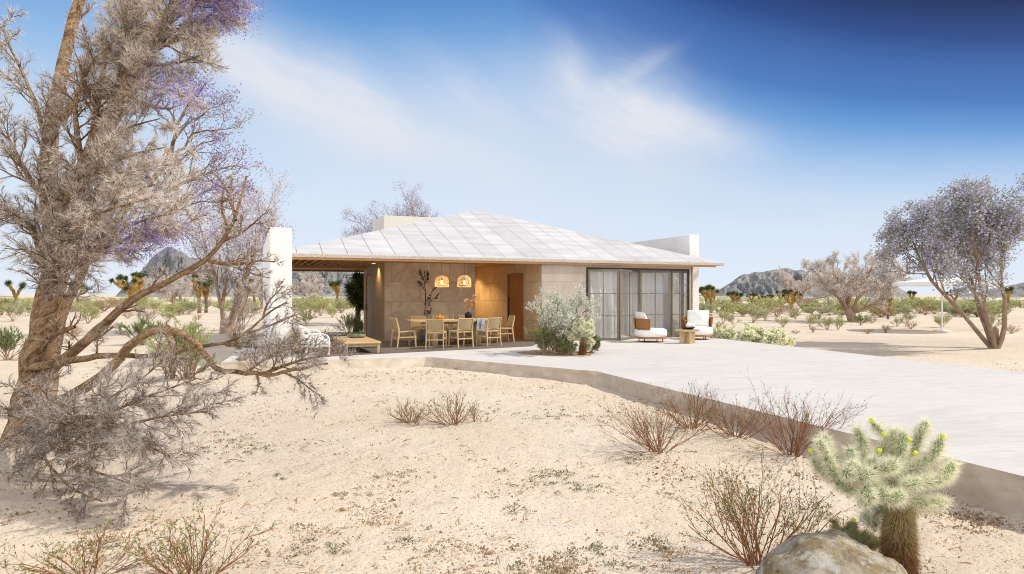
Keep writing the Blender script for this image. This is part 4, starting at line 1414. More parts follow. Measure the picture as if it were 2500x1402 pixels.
    # hanging sprays low on the left
    for pts, r0, n in (([(40, 980, 7.0), (180, 1040, 5.9), (268, 1045, 5.6), (350, 1030, 5.4), (420, 1010, 5.3), (505, 1005, 5.2)], .035, 22), ([(40, 990, 7.0), (170, 1090, 5.8), (268, 1080, 5.5), (350, 1075, 5.3), (420, 1120, 5.2)], .03, 18),
                       ([(45, 970, 7.0), (190, 1000, 5.8), (290, 965, 5.6), (360, 915, 5.5), (400, 880, 5.5)], .025, 16), ([(50, 985, 7.0), (150, 1120, 5.8), (230, 1150, 5.5), (310, 1180, 5.3), (365, 1195, 5.2)], .025, 18),
                       ([(45, 990, 7.0), (120, 1140, 5.9), (180, 1200, 5.6), (250, 1225, 5.4)], .022, 14), ([(150, 1030, 6.2), (260, 1010, 5.7), (380, 960, 5.5), (480, 925, 5.4)], .022, 16)):
        br(pts, 14, r0, .005, int(n * 1.7), dict(Q1, ang=[.8, .6, .6], up=[0, -.005, 0, 0], nc=[10, 9, 8]), 1.2)
    # the grey feathery mass half way up
    for pts, n in (([(110, 700, 7.4), (200, 560, 7.0), (268, 500, 6.9), (350, 455, 6.8), (430, 440, 6.7)], 22), ([(120, 640, 7.3), (200, 460, 7.0), (268, 400, 6.9), (340, 370, 6.8), (405, 360, 6.7)], 22),
                   ([(130, 600, 7.2), (230, 410, 7.0), (268, 330, 7.0), (340, 300, 6.9), (390, 290, 6.9)], 20), ([(110, 700, 7.4), (200, 600, 6.9), (290, 560, 6.7), (370, 530, 6.6), (440, 520, 6.6)], 24),
                   ([(100, 740, 7.4), (180, 640, 6.9), (268, 600, 6.7), (340, 570, 6.6), (420, 560, 6.6)], 20), ([(100, 760, 7.4), (170, 560, 6.6), (240, 520, 6.3), (300, 500, 6.2), (380, 480, 6.2)], 22), ([(130, 600, 7.2), (180, 430, 6.6), (250, 420, 6.4), (330, 420, 6.3)], 20),
                   ([(150, 540, 7.2), (60, 420, 7.0), (20, 330, 7.0), (-40, 300, 7.0)], 16), ([(130, 620, 7.3), (60, 540, 7.0), (0, 500, 6.9)], 16), ([(120, 680, 7.4), (180, 640, 7.0), (240, 620, 6.9), (290, 612, 6.9)], 12)):
        br(pts, 12, .04, .006, n, QF, 1.15)
    # upper crown
    for pts, n in (([(215, 400, 7.1), (268, 80, 6.9), (350, 62, 6.8), (430, 72, 6.7), (500, 95, 6.7)], 16), ([(230, 240, 7.1), (270, 235, 7.0), (340, 200, 6.9), (385, 170, 6.8)], 0), ([(283, 262, 7.0), (300, 240, 6.8), (330, 212, 6.7), (400, 215, 6.6), (455, 230, 6.6)], 8),
                   ([(345, 135, 6.9), (400, 110, 6.8), (450, 90, 6.7), (505, 40, 6.7), (560, 10, 6.7)], 18), ([(380, 90, 6.9), (430, 40, 6.7), (500, 0, 6.6), (580, -20, 6.6)], 18), ([(300, 200, 7.0), (350, 160, 6.8), (400, 160, 6.7), (450, 150, 6.7), (490, 135, 6.7)], 14),
                   ([(280, 260, 7.0), (310, 120, 6.8), (300, 40, 6.8), (330, -30, 6.8)], 16), ([(200, 420, 7.1), (180, 250, 6.8), (220, 150, 6.7), (280, 100, 6.7)], 18), ([(140, 500, 7.3), (90, 250, 7.1), (40, 150, 7.0), (0, 60, 7.0)], 18), ([(150, 300, 7.8), (220, 180, 7.2), (270, 140, 7.0), (310, 110, 7.0)], 14)):
        br(pts, 12, .036, .006, n, QF, 1.05)
    p0, r0_, _ = main[0]
    r0_[:5] *= np.array((1.75, 1.5, 1.25, 1.12, 1.04))
    b = MB(); b.tubes([(p, r) for p, r, l in main], 9)
    b.build('trunk', M['bark'], t)
    big = [s for s in subs if s[2] <= 1]
    b = MB(); tubes_by(b, big, [5, 5]); tubes_by(b, [s for s in subs if s[2] == 2], [4, 4, 4]); b.add(*_thin([s for s in subs if s[2] >= 3]))
    b.build('twigs', M['twig_brown'], t)
    # feathery end growth: dense and pale in the upper mass, sparse and ashen on the low sprays
    P, D = along(subs, (1, 2, 3), 330000, rg)
    px = CX + P[:, 0] / P[:, 1] * F; py = HY - (P[:, 2] - CAMH) / P[:, 1] * F
    low = py > 690
    keep = np.where(low, rg.random(len(P)) < .85, np.where((px > 500) & (py > 380), rg.random(len(P)) < .22, 1.0) > .5)
    keep &= ~((px > 375) & (px < 545) & (py > 790) & (py < 935)) | (rg.random(len(P)) < .3)
    keep &= ~((px > 690) & (py > 770) & (py < 862)) | (rg.random(len(P)) < .35)
    keep &= (px > 240) | (rg.random(len(P)) < .5)
    P, D, low = P[keep], D[keep], low[keep]
    D = D * 1.0 + rg.normal(size=P.shape) * .27
    b = MB(); b.blades(P[~low], D[~low], rg.uniform(.035, .11, (~low).sum()), .0033, rg=rg); b.build('foliage', M['feather'], t)
    b = MB(); b.blades(P[low], D[low], rg.uniform(.04, .11, low.sum()), .0026, rg=rg); b.build('low_foliage', M['feather_grey'], t)
    # purple blossom at some of the ends
    P, D = tips(subs, (2, 3))
    px = CX + P[:, 0] / P[:, 1] * F; py = HY - (P[:, 2] - CAMH) / P[:, 1] * F
    w = ((px > 455) & (py < 55)) | ((np.abs(px - 420) < 60) & (np.abs(py - 215) < 40)) | ((px > 290) & (px < 440) & (py > 555) & (py < 620)) | ((px < 340) & (np.abs(py - 715) < 25) & (px > 280))
    P = P[w]; P = rep(P, 4) + rg.normal(size=(len(P) * 4, 3)) * .09
    if len(P):
        b = MB(); b.blades(P, rg.normal(size=P.shape), rg.uniform(.014, .03, len(P)), .013, quad=True, rg=rg); b.build('blossom', M['purple'], t)
def _thin(polys):
    """three-sided thin twigs, all in one array"""
    m = MB()
    tubes_by(m, polys, [3, 3, 3, 3, 3, 3])
    V = np.concatenate(m.v)
    Fq = np.concatenate([f for f, a, b in m.f])
    return V, Fq, 0, True
big_tree()

# ---- flowering (lilac) trees
def lilac_tree(label, base, height, spread, seed, stems=3, dens=1.0, lean=(0, 0), leafm='grey_leaf', flowm='lilac', thick=.16, fl=.5, up=.05, t0=.35, group=None, q2=None, r_stem=1.0, big=1.0):
    rg = np.random.default_rng(seed)
    t = thing('lilac_tree', label, 'tree', base, 0, group)
    Q = dict(seg=[9, 7, 6, 4], taper=[.35, .3, .35, .4], wander=[.09, .13, .17, .2], up=[.05, up, up, .02], nc=[7, 6, 5], t0=[t0, .3, .25], ang=[.6, .62, .6], lr=[.55, .55, .5], rr=[.55, .55, .55], rmin=.006)
    Q.update(q2 or {})
    o = []
    for k in range(stems):
        a = k / stems * 2 * math.pi + rg.random()
        grow(o, (math.cos(a) * thick * .3, math.sin(a) * thick * .3, -.1), (math.cos(a) * spread + lean[0], math.sin(a) * spread + lean[1], 1), height * rg.uniform(.75, .9), thick * r_stem * rg.uniform(.8, 1), 0, Q, rg)
    b = MB()
    if stems > 1: b.lathe([(thick * 1.5, -.3), (thick * 1.35, .25), (thick * 1.2, .6), (0, .7)], (0, 0, 0), 12)
    tubes_by(b, [s for s in o if s[2] == 0], [8]); b.build('trunk', M['pale_bark'], t)
    b = MB(); tubes_by(b, [s for s in o if s[2] > 0], [6, 5, 4, 3]); b.build('branches', M['pale_bark'], t)
    P, D = tips(o, (2, 3))
    n = int(14 * dens)
    C = rep(P, n) + rg.normal(size=(len(P) * n, 3)) * (.11 * height / 6)
    kind = rg.random(len(C)) < fl
    s = height / 6
    b = MB(); b.blades(C[~kind], rg.normal(size=C[~kind].shape), rg.uniform(.05, .10, (~kind).sum()) * s * big, .028 * s * big, quad=True, rg=rg)
    b.build('leaves', M[leafm], t)
    b = MB(); b.blades(C[kind], rg.normal(size=C[kind].shape), rg.uniform(.04, .075, kind.sum()) * s * big, .045 * s * big, quad=True, rg=rg)
    b.build('blossom', M[flowm], t)
    return t
g = G(553, 815)
lilac_tree('multi-stemmed lilac tree standing on the sand beside the white stucco wall', g, 6.4, .30, 5, 4, .75, fl=.4, thick=.2, leafm='bleached', r_stem=.6, q2=dict(nc=[10, 8, 6], rmin=.005, rr=[.45, .5, .5], t0=[.3, .2, .2]))
def airy_lilac():
    rg = np.random.default_rng(44)
    t = thing('lilac_tree', 'tall airy lilac tree rising behind the grey feathery tree', 'tree', (0, 0, 0))
    d = 9.5
    main, subs = [], []
    Q = dict(seg=[8, 6, 4], taper=[.4, .35, .4], wander=[.1, .15, .2], up=[.02, .06, .05], nc=[8, 5], t0=[.25, .3], ang=[.65, .65], lr=[.30, .5], rr=[.5, .55], rmin=.003)
    base = G(110, 905)
    def br(pts, r0, r1, nch, L=1.6, n=12, dd=0.0):
        c = curve(np.array([p if len(p) == 3 else Pd(p[0], p[1], d + dd) for p in pts]), n)
        c[1:-1] += rg.normal(size=(n - 2, 3)) * .012
        rad = np.linspace(r0, r1, n); main.append((c, rad, 0))
        if nch: spawn(subs, list(c), list(rad), L, 0, Q, rg, nch)
    bz = Pd(110, 905, d); bz[2] = float(zg(bz[0], d)) - .1
    br([tuple(bz), (150, 760), (235, 600), (330, 480), (395, 415), (419, 369)], .09, .035, 0, n=16)
    br([(235, 600), (290, 480), (330, 380)], .05, .02, 4)
    br([(419, 369), (425, 338), (431, 304), (453, 260), (494, 216), (500, 203)], .03, .007, 8)
    br([(431, 304), (415, 272), (397, 250), (380, 225)], .017, .005, 6)
    br([(428, 338), (462, 304), (503, 272), (537, 258)], .018, .005, 8, dd=.2)
    br([(425, 401), (431, 376), (469, 325), (513, 319), (572, 312)], .02, .005, 9, dd=-.2)
    br([(405, 440), (444, 388), (488, 350), (522, 342)], .02, .005, 8, dd=.1)
    br([(400, 470), (431, 451), (488, 429), (544, 413), (569, 400), (598, 412)], .028, .005, 10)
    br([(434, 451), (481, 434), (528, 448), (552, 467)], .016, .005, 7, dd=-.1)
    br([(390, 500), (444, 492), (488, 476), (531, 455)], .018, .005, 8, dd=.2)
    br([(385, 530), (437, 507), (488, 490), (546, 497), (575, 470)], .018, .005, 8, dd=-.2)
    br([(372, 545), (420, 560), (470, 540), (510, 520)], .018, .005, 7)
    b = MB(); b.tubes([(p, r) for p, r, l in main], 7); b.build('trunk', M['bark'], t)
    b = MB(); tubes_by(b, subs, [5, 4, 3]); b.build('branches', M['twig_brown'], t)
    P, D = tips(subs, (1, 2))
    C = rep(P, 9) + rg.normal(size=(len(P) * 9, 3)) * .055
    k = rg.random(len(C)) < .68
    b = MB(); b.blades(C[k], rg.normal(size=C[k].shape), rg.uniform(.02, .045, k.sum()), .02, quad=True, rg=rg); b.build('blossom', M['purple'], t)
    b = MB(); b.blades(C[~k], rg.normal(size=C[~k].shape), rg.uniform(.025, .06, (~k).sum()), .012, quad=True, rg=rg); b.build('leaves', M['grey_leaf'], t)
    P, D = along(subs, (1, 2), 9000, rg)
    b = MB(); b.blades(P, D + rg.normal(size=P.shape) * .4, rg.uniform(.03, .08, len(P)), .004, rg=rg); b.build('fine_twigs', M['feather'], t)
airy_lilac()
g = Pd(985, 735, 37); lilac_tree('lilac tree showing above the concrete block behind the roof', (g[0], 37, -.26), 6.4, .45, 9, 5, 1.1, fl=.6, thick=.15, q2=dict(nc=[8, 7, 5]))
g = G(2430, 850); lilac_tree('round dense lilac tree standing beyond the far edge of the terrace', g, 5.2, .5, 31, 5, 1.4, fl=.4, thick=.08, t0=.45, leafm='grey_leaf', q2=dict(nc=[10, 7, 6], up=[.05, .06, .05, .02]), lean=(-.22, 0), big=1.5)
# ---- bleached, leafless wide trees
def bleached_tree(label, base, height, seed, lean=(0, 0), wide=.9, dens=1.0, group=None, nst=4):
    rg = np.random.default_rng(seed)
    t = thing('bleached_tree', label, 'tree', base, 0, group)
    Q = dict(seg=[8, 7, 6, 4], taper=[.4, .3, .35, .4], wander=[.16, .2, .22, .25], up=[.02, .05, .05, .02], nc=[10, 8, 6], t0=[.2, .15, .1], ang=[.75, .8, .75], lr=[.5, .5, .5], rr=[.42, .45, .5], rmin=.008)
    o = []
    b = MB()
    tr = curve(np.array([(0, 0, -.2), (lean[0] * .3, lean[1] * .3, height * .10), (lean[0] * .7, lean[1] * .7, height * .2)]), 6)
    b.tubes([(tr, np.linspace(height * .075, height * .05, 6))], 9)
    for k in range(nst):
        a = k / nst * 2 * math.pi + rg.uniform(-.3, .3) + .4
        w = wide * rg.uniform(.4, 1.2)
        grow(o, tr[3 + k % 3], (math.cos(a) * w + lean[0] * .25, math.sin(a) * w * .8, .75), height * rg.uniform(.65, .9), height * .026, 0, Q, rg)
    tubes_by(b, [s for s in o if s[2] == 0], [7]); b.build('trunk', M['bleached_bark'], t)
    b = MB(); tubes_by(b, [s for s in o if s[2] > 0], [6, 5, 4, 3]); b.build('branches', M['bleached_bark'], t)
    P, D = along(o, (2, 3), int(46000 * dens), rg)
    P = P + rg.normal(size=P.shape) * .05
    b = MB(); b.blades(P, D * .9 + rg.normal(size=P.shape) * .5, rg.uniform(.06, .16, len(P)) * height / 4, .026 * height / 4, rg=rg); b.build('foliage', M['bleached'], t)
    return t
bleached_tree('wide gnarled bleached tree leaning on the sand plain beneath the mountains', G(2085, 785), 4.3, 3, lean=(-.7, 0), wide=1.25, dens=.95, nst=7)
bleached_tree('bleached bare tree behind the two slender spiky yuccas', G(425, 752), 4.2, 14, wide=.9, dens=1.0)
bleached_tree('spreading bleached bare tree seen through the open bay under the roof', G(757, 752), 4.4, 17, wide=1.1, dens=1.3)
bleached_tree('bleached bare tree partly behind the white stucco wall and lilac tree', G(640, 756), 3.6, 25, wide=.9, dens=.9)
bleached_tree('small bleached tree at the foot of the mountain beside a shaggy yucca', G(1955, 748), 5.2, 27, wide=.7, dens=.7)

# ---- shaggy yuccas (tree-like, dagger-leaved)
def yucca(seed, tips_n=9, trunk=.42, spread=.75, dense=1.0, H=3.2):
    rg = np.random.default_rng(seed)
    tb, ends, limbs = MB(), [], []
    tr = curve(np.array([(0, 0, -.15), (rg.normal() * .06, 0, H * trunk * .5), (rg.normal() * .12, 0, H * trunk)]), 6)
    tb.tubes([(tr, np.linspace(.055 * H, .042 * H, 6))], 9)
    def fork(p, d, L, r, dep):
        n = 5; pts = [p]; dd = nrm(d)
        for i in range(n):
            dd = nrm(dd + np.array((0, 0, .12)) + rg.normal(size=3) * .07); pts.append(pts[-1] + dd * L / n)
        pts = np.array(pts); limbs.append((pts, np.linspace(r, r * .8, n + 1)))
        if dep == 0 or rg.random() < .15: ends.append((pts[-1], dd)); return
        for s in range(2):
            pr = nrm(np.cross(dd, rg.normal(size=3))); fork(pts[-1], dd * .75 + pr * spread * (1 if s else -1) * rg.uniform(.6, 1.1), L * rg.uniform(.65, .95), r * .85, dep - 1)
    nb = 5 if tips_n > 10 else 3 if tips_n > 5 else 2
    dep = 2 if tips_n > 10 else 1
    for k in range(nb):
        a = k / nb * 2 * math.pi + rg.random()
        fork(tr[-1], np.array((math.cos(a) * spread, math.sin(a) * spread, .85)), H * (1 - trunk) * (.5 if dep == 1 else .34), .034 * H, dep)
    # thatch of hanging dead leaves along the limbs
    P, D = [], []
    allL = [(a, b, 0) for a, b in limbs]
    P, D = along(allL, (0,), int(1500 * dense), rg, 0)
    Rn = rg.normal(size=P.shape); Rn -= (Rn * D).sum(1, keepdims=True) * D; Rn /= np.linalg.norm(Rn, axis=1, keepdims=True)
    sk = MB(); sk.tubes(limbs, 7); sk.blades(P + Rn * .03 * H, Rn * .35 - D * 1.0 + rg.normal(size=P.shape) * .12, rg.uniform(.06, .10, len(P)) * H, .013 * H, rg=rg)
    lf = MB(); n = int(210 * dense)
    for p, d in ends:
        dv = rg.normal(size=(n, 3)); dv /= np.linalg.norm(dv, axis=1, keepdims=True); dv = dv + d * .55
        lf.blades(np.repeat((p + d * .03 * H)[None], n, 0) + rg.normal(size=(n, 3)) * .012 * H, dv, rg.uniform(.10, .20, n) * H * (.55 if tips_n > 10 else 1), .018 * H * (.7 if tips_n > 10 else 1), rg=rg)
    return tb, sk, lf
YP = []
for sd, tn, tr_, sp, H in ((1, 5, .46, .6, 3.2), (2, 8, .44, .75, 3.2), (3, 14, .15, .95, 3.4), (4, 4, .5, .55, 3.0)):
    tb, sk, lf = yucca(sd, tn, tr_, sp, 1.0, H)
    YP.append([tb, sk, lf, H, None])
def place_yucca(label, px, py, hpx, kind, rot=0.0, group='shaggy tree yuccas on the plain', d=None):
    g = G(px, py)
    if d: g = Vector(((px - CX) / F * d, d, -.26))
    sc = hpx * g.y / F / YP[kind][3]
    rec = YP[kind]
    if rec[4] is None:
        t = thing('tree_yucca', label, 'yucca', g, rot, group, sc)
        rec[0].build('trunk', M['jt_bark'], t); rec[1].build('dead_leaf_thatch', M['jt_skirt'], t); rec[2].build('leaf_rosettes', M['jt_leaf'], t)
        rec[4] = t
    else:
        dup(rec[4], label, g, rot, sc, group)
for a in [('broad many-headed tree yucca in front of the dark mountain slope', 335, 748, 100, 2, .3), ('slender tree yucca, one of a close pair under the pale limb', 424, 737, 62, 3, 1.0), ('thick tree yucca, second of the close pair under the pale limb', 440, 738, 62, 0, 2.1),
          ('tree yucca with a stout flared trunk standing on open sand beside the lilac tree', 487, 765, 92, 1, .4), ('thin tree yucca close behind the stout one beside the lilac tree', 503, 764, 80, 3, 2.6), ('small tree yucca between lilac tree and white wall', 598, 752, 62, 1, 1.4), ('tree yucca half hidden by the white stucco wall edge', 622, 752, 66, 0, 4.0),
          ('small tree yucca seen under the open bay beside the bleached tree', 823, 748, 60, 1, 3.0),
          ('tree yucca nearest the white wall by the lounge chairs, with tall yellow limbs', 1723, 758, 56, 0, .2), ('tree yucca with twin heads just right of the one by the white wall', 1735, 761, 62, 1, 1.7), ('dark tree yucca behind the pair next to the white wall', 1744, 748, 46, 3, .9),
          ('flat-topped tree yucca standing below the mountain shoulder', 1791, 758, 45, 1, 2.2), ('leaning tree yucca close to the flat-topped one below the mountain', 1799, 760, 44, 3, 3.3), ('dwarf tree yucca low among the shrubs under the mountain', 1835, 747, 30, 1, 4.1), ('tiniest tree yucca under the mountain, between two larger ones', 1853, 742, 26, 0, 5.0),
          ('dark forked tree yucca at the middle of the mountain foot', 1877, 756, 44, 2, 5.5), ('bushy tree yucca beside the small bleached tree', 1906, 746, 36, 1, .7), ('tall forked tree yucca against the mountain end, by the bleached trees', 1932, 755, 58, 2, 1.2),
          ('tree yucca with twin trunks behind the gnarled bleached tree', 2168, 780, 56, 1, 2.4), ('small dark tree yucca on the plain under the round lilac tree', 2226, 752, 40, 3, 2.0), ('distant tree yucca beyond the round lilac tree', 2330, 752, 44, 1, 3.6), ('distant tree yucca on the far plain at the picture edge', 2462, 756, 52, 0, 3.9),
          ('distant tree yucca past the trunk of the feathery tree', 190, 752, 60, 1, 1.1), ('distant tree yucca on the open plain beyond the feathery tree', 40, 756, 66, 0, 2.9)]:
    place_yucca(*a)
# large dark one close behind the house corner
g = Vector(((868 - CX) / F * 27, 27, -.26))
rg_ = np.random.default_rng(18)
tb, lf = MB(), MB()
tb.tubes([(np.array([(0, 0, -.1), (.1, 0, .9), (.15, 0, 2.0)]), np.array([.13, .11, .09]))], 8)
for (x, z, L) in [(.0, 1.75, .5), (.25, 2.1, .5), (-.2, 1.95, .45), (.3, 1.6, .55), (.1, 1.4, .5), (-.12, 1.5, .45), (.5, 1.45, .5), (.5, 1.9, .5), (.45, 2.4, .5), (.1, 2.4, .45), (.3, 1.25, .45)]:
    dv = rg_.normal(size=(230, 3)); dv /= np.linalg.norm(dv, axis=1, keepdims=True); dv[:, 2] += .15
    lf.blades(np.array((x, rg_.normal() * .2, z)) + rg_.normal(size=(230, 3)) * .05, dv, rg_.uniform(.7, 1.1, 230) * L, .04, rg=rg_)
t = thing('tree_yucca', 'big dark tree yucca with long dagger leaves crowding the house corner', 'yucca', g, 0)
tb.build('trunk', M['jt_bark'], t); lf.build('leaf_rosettes', M['jt_leaf'], t)

# ---- desert shrubs
def shrub_mesh(seed, kind, small=False):
    rg = np.random.default_rng(seed)
    Q = dict(seg=[5, 4, 3], taper=[.5, .5, .4], wander=[.14, .16, .18], up=[.05, .06, .08], nc=[6, 5], t0=[.35, .3], ang=[.5, .5], lr=[.5, .5], rr=[.6, .6], rmin=.003)
    o = []
    ns = {'green': 15, 'grey': 13, 'dark': 18, 'dry': 22, 'ash': 16}[kind]
    for k in range(ns):
        a = rg.uniform(0, 2 * math.pi); w = rg.uniform(.1, 1.05)
        grow(o, rg.normal(size=3) * np.array((.03, .03, 0)), (math.cos(a) * w, math.sin(a) * w, .8), rg.uniform(.55, .85), .010, 0, Q, rg)
    st = MB(); tubes_by(st, o, [4, 3, 3])
    lf = MB()
    if kind in ('green', 'grey', 'dark'):
        P, D = along(o, (1, 2), 3000 if kind != 'dark' else 4200, rg, .2)
        D = D * .7 + rg.normal(size=P.shape) * .35; D[:, 2] += .35
        lf.blades(P, D, rg.uniform(.05, .14, len(P)), .02 if small else .012, rg=rg)
    else:
        P, D = along(o, (1, 2), 900 if kind == 'dry' else 3200, rg, .2)
        lf.blades(P, D + rg.normal(size=P.shape) * .4, rg.uniform(.03, .09, len(P)), .007, rg=rg)
    return st, lf
SH = {}
LEAFM = {'green': 'shrub_leaf', 'grey': 'shrub_leaf2', 'dark': 'shrub_dark', 'dry': 'dry_stem', 'ash': 'bleached'}
STEMM = {'green': 'stem_pink', 'grey': 'stem_pink', 'dark': 'stem_pink', 'dry': 'dry_stem', 'ash': 'bleached_bark'}
NAMES = {'green': 'desert_shrub', 'grey': 'desert_shrub', 'dark': 'desert_shrub', 'dry': 'dry_shrub', 'ash': 'bleached_shrub'}
def place_shrub(label, px, py, wpx, kind, var=0, hk=1.0, group=None, small=False, d=None):
    g = G(px, py) if d is None else Vector(((px - CX) / F * d, d, float(zg((px - CX) / F * d, d))))
    sc = wpx * g.y / F / 1.25
    rot = random.uniform(0, 6.28)
    S3 = (sc, sc, sc * hk)
    if group is None: group = {'dry': 'dry brown desert shrubs', 'ash': 'bleached shrubs'}.get(kind, 'green desert shrubs on the sand')
    key = (kind, var % 4, small)
    if key not in SH:
        st, lf = shrub_mesh(100 + 7 * (var % 4) + len(kind), kind, small)
        if small:
            st.f = [(f, 0, s) for f, m, s in st.f]
            mb = MB(); mb.v, mb.f, mb.n = list(st.v), list(st.f), st.n
            for v, (f, m, s) in zip(lf.v, lf.f): mb.add(v, f - 0 if False else f, 1)
            t = mb.build(NAMES[kind], [M[STEMM[kind]], M[LEAFM[kind]]])
            t.location = g; t.rotation_euler = (0, 0, rot); t.scale = S3
            tag(t, label, 'shrub', group)
        else:
            t = thing(NAMES[kind], label, 'shrub', g, rot, group, S3)
            st.build('stems', M[STEMM[kind]], t); lf.build('foliage', M[LEAFM[kind]], t)
        SH[key] = t
    else:
        dup(SH[key], label, g, rot, S3, group)

for a in [('big dark green bush on the sand above the bent grey limb', 345, 843, 105, 'dark', 0, .95), ('round pale green shrub alone on the sand, above the brown twig bush', 410, 787, 46, 'green', 1, 1.0), ('rounded brown twig bush above the small-leaved bush', 472, 812, 46, 'dry', 0, .85),
          ('pale green shrub right under the rising limb', 378, 766, 50, 'green', 2, 1.0), ('green shrub at the lower side of the rising limb', 345, 762, 56, 'green', 3, 1.0), ('small brown shrub below the rising limb', 362, 782, 34, 'dry', 1, 1.0), ('small brown shrub close to the big dark green bush', 312, 778, 32, 'dry', 2, .9), ('smallest dry shrub at the foot of the stout yucca', 484, 781, 22, 'dry', 3, .9),
          ('dark green bush half behind the white stucco wall', 606, 868, 64, 'dark', 1, 1.1), ('ash grey leafless bush between lilac tree and white wall', 592, 806, 90, 'ash', 0, 1.25), ('pale grey bush at the base of the lilac tree', 575, 838, 50, 'ash', 1, 1.0), ('low dark bush by the white wall foot, behind the grey sprays', 585, 905, 60, 'dark', 2, .8),
          ('pale green shrub directly behind the lounge sofa', 748, 795, 56, 'green', 0, 1.0), ('leafy green shrub beyond the sofa, in the middle of the open bay', 782, 772, 56, 'green', 1, 1.1), ('pale shrub with bare pink stems left of the house corner', 812, 776, 36, 'green', 2, 1.1), ('round shrub close to the white wall in the open bay', 725, 765, 40, 'green', 3, 1.2), ('yellow green shrub under the bleached tree in the open bay', 760, 760, 60, 'grey', 0, 1.0),
          ('bright green bush growing right behind the low table', 852, 822, 70, 'green', 2, 1.15), ('dark green bush tucked against the house corner', 884, 822, 46, 'dark', 3, 1.3), ('shrub in the open bay below the small yucca', 832, 765, 44, 'grey', 1, 1.1),
          ('green bush just behind the lounge chair with the big pillow', 1752, 815, 36, 'grey', 2, 1.1), ('upright shrub beside the white wall, at the end of the sandy track', 1766, 790, 32, 'green', 3, 1.4), ('pinkish stemmed shrub behind the pale yellow bush', 1790, 794, 36, 'grey', 3, 1.2), ('wide grey green shrub above the pale yellow bush', 1838, 788, 66, 'grey', 0, .9), ('grey green shrub above the end of the pale yellow bush', 1868, 784, 44, 'grey', 1, 1.0),
          ('small shrub with bare stems, clear of the pale yellow bush', 1912, 799, 38, 'green', 1, .95), ('small round shrub on the sand left of the gnarled tree', 1942, 780, 30, 'green', 0, 1.1), ('tall narrow green shrub on open sand', 1977, 798, 30, 'green', 2, 1.35), ('brown stemmed shrub below the tall narrow green one', 1985, 812, 24, 'dry', 0, 1.0), ('small shrub in front of the gnarled tree branches', 1997, 788, 28, 'grey', 2, 1.1), ('tiny dry tuft on the sand by the pale yellow bush', 1942, 815, 26, 'dry', 1, .5),
          ('broad green shrub in front of the gnarled bleached tree', 2020, 805, 46, 'green', 3, .9), ('green shrub touching the broad one in front of the gnarled tree', 2046, 806, 34, 'green', 0, 1.3), ('dark green shrub at the base of the gnarled tree', 2101, 794, 36, 'dark', 0, 1.1), ('dry upright shrub right of the gnarled tree base', 2128, 790, 26, 'dry', 2, 1.1), ('brown twig shrub on open sand, below the twin yucca trunks', 2162, 813, 34, 'dry', 3, .9), ('long low dry tuft on the sand beyond the terrace', 2118, 815, 42, 'dry', 0, .4),
          ('grey green shrub right of the twin yucca trunks', 2190, 797, 34, 'grey', 3, 1.0), ('grey green shrub farther right behind the twin yucca', 2214, 788, 30, 'grey', 0, 1.2), ('rounded brown shrub close to the terrace side plain', 2223, 803, 34, 'dry', 1, .8), ('green shrub on the sand past the round lilac tree', 2300, 800, 46, 'green', 1, 1.0), ('grey green shrub beyond the terrace at the picture edge', 2420, 806, 56, 'grey', 1, 1.0), ('dry shrub beyond the terrace at the picture edge', 2470, 815, 40, 'dry', 2, .8),
          ('green shrub behind the trunk of the feathery tree', 215, 790, 60, 'green', 2, 1.0), ('pale shrub on the plain beside the feathery tree trunk', 30, 785, 66, 'grey', 2, 1.0), ('dark green bush low on the sand at the picture edge', 20, 880, 120, 'dark', 1, .9), ('dry bush on sand behind the feathery tree trunk', 175, 830, 60, 'dry', 3, .9)]:
    place_shrub(*a)
# farther shrubs, smaller and smaller towards the mountains
def far_shrubs(n, x0, x1, y0, y1, label, group, kinds, seed):
    r_ = random.Random(seed)
    k = 0
    while k < n:
        px = r_.uniform(x0, x1); py = y0 + (y1 - y0) * r_.random() ** 1.25
        d = (CAMH + .26) * F / (py - HY)
        wpx = r_.uniform(1.2, 2.5) * F / d
        kd = r_.choice(kinds)
        lb = label if kd != 'dry' else label.replace('pale green desert shrub', 'dry brown shrub')
        place_shrub(lb, px, py, wpx, kd, r_.randrange(4), r_.uniform(.52, .82), group if kd != 'dry' else group.replace('far shrubs', 'far dry shrubs'), True)
        k += 1
far_shrubs(128, 1712, 2500, 740, 776, 'pale green desert shrub among many on the plain below the mountains, right of the house', 'far shrubs right of the house', ['green', 'grey', 'grey', 'green', 'green', 'dry'], 1)
far_shrubs(72, 0, 628, 739, 772, 'pale green desert shrub among many on the plain left of the white wall', 'far shrubs left of the white wall', ['green', 'green', 'grey', 'dry'], 2)
far_shrubs(24, 712, 890, 739, 766, 'pale green desert shrub among several far behind the open bay', 'far shrubs behind the open bay', ['green', 'grey', 'green'], 3)

# beyond those the scrub reads as one pale green mass
def scrub():
    rg = np.random.default_rng(12)
    n = 5200
    d = rg.uniform(75, 330, n); a = rg.uniform(-R(44), R(44), n)
    x = np.tan(a) * d
    w = rg.uniform(.35, .75, n)
    keep = fbm(x * .03 + 7, d * .03, 3) > .42
    x, d, w = x[keep], d[keep], w[keep]
    k = 34
    P = np.repeat(np.stack([x, d, np.full(len(x), -.3)], -1), k, 0); W_ = np.repeat(w, k)
    D = rg.normal(size=P.shape); D[:, 2] = np.abs(D[:, 2]) * 1.0 + .25
    P = P + rg.normal(size=P.shape) * np.stack([W_ * .45, W_ * .45, W_ * 0], -1)
    b = MB(); b.blades(P, D, W_ * rg.uniform(.5, 1.15, len(P)), .11, rg=rg)
    struct(b.build('far_scrub', M['shrub_leaf']), 'stuff')
scrub()

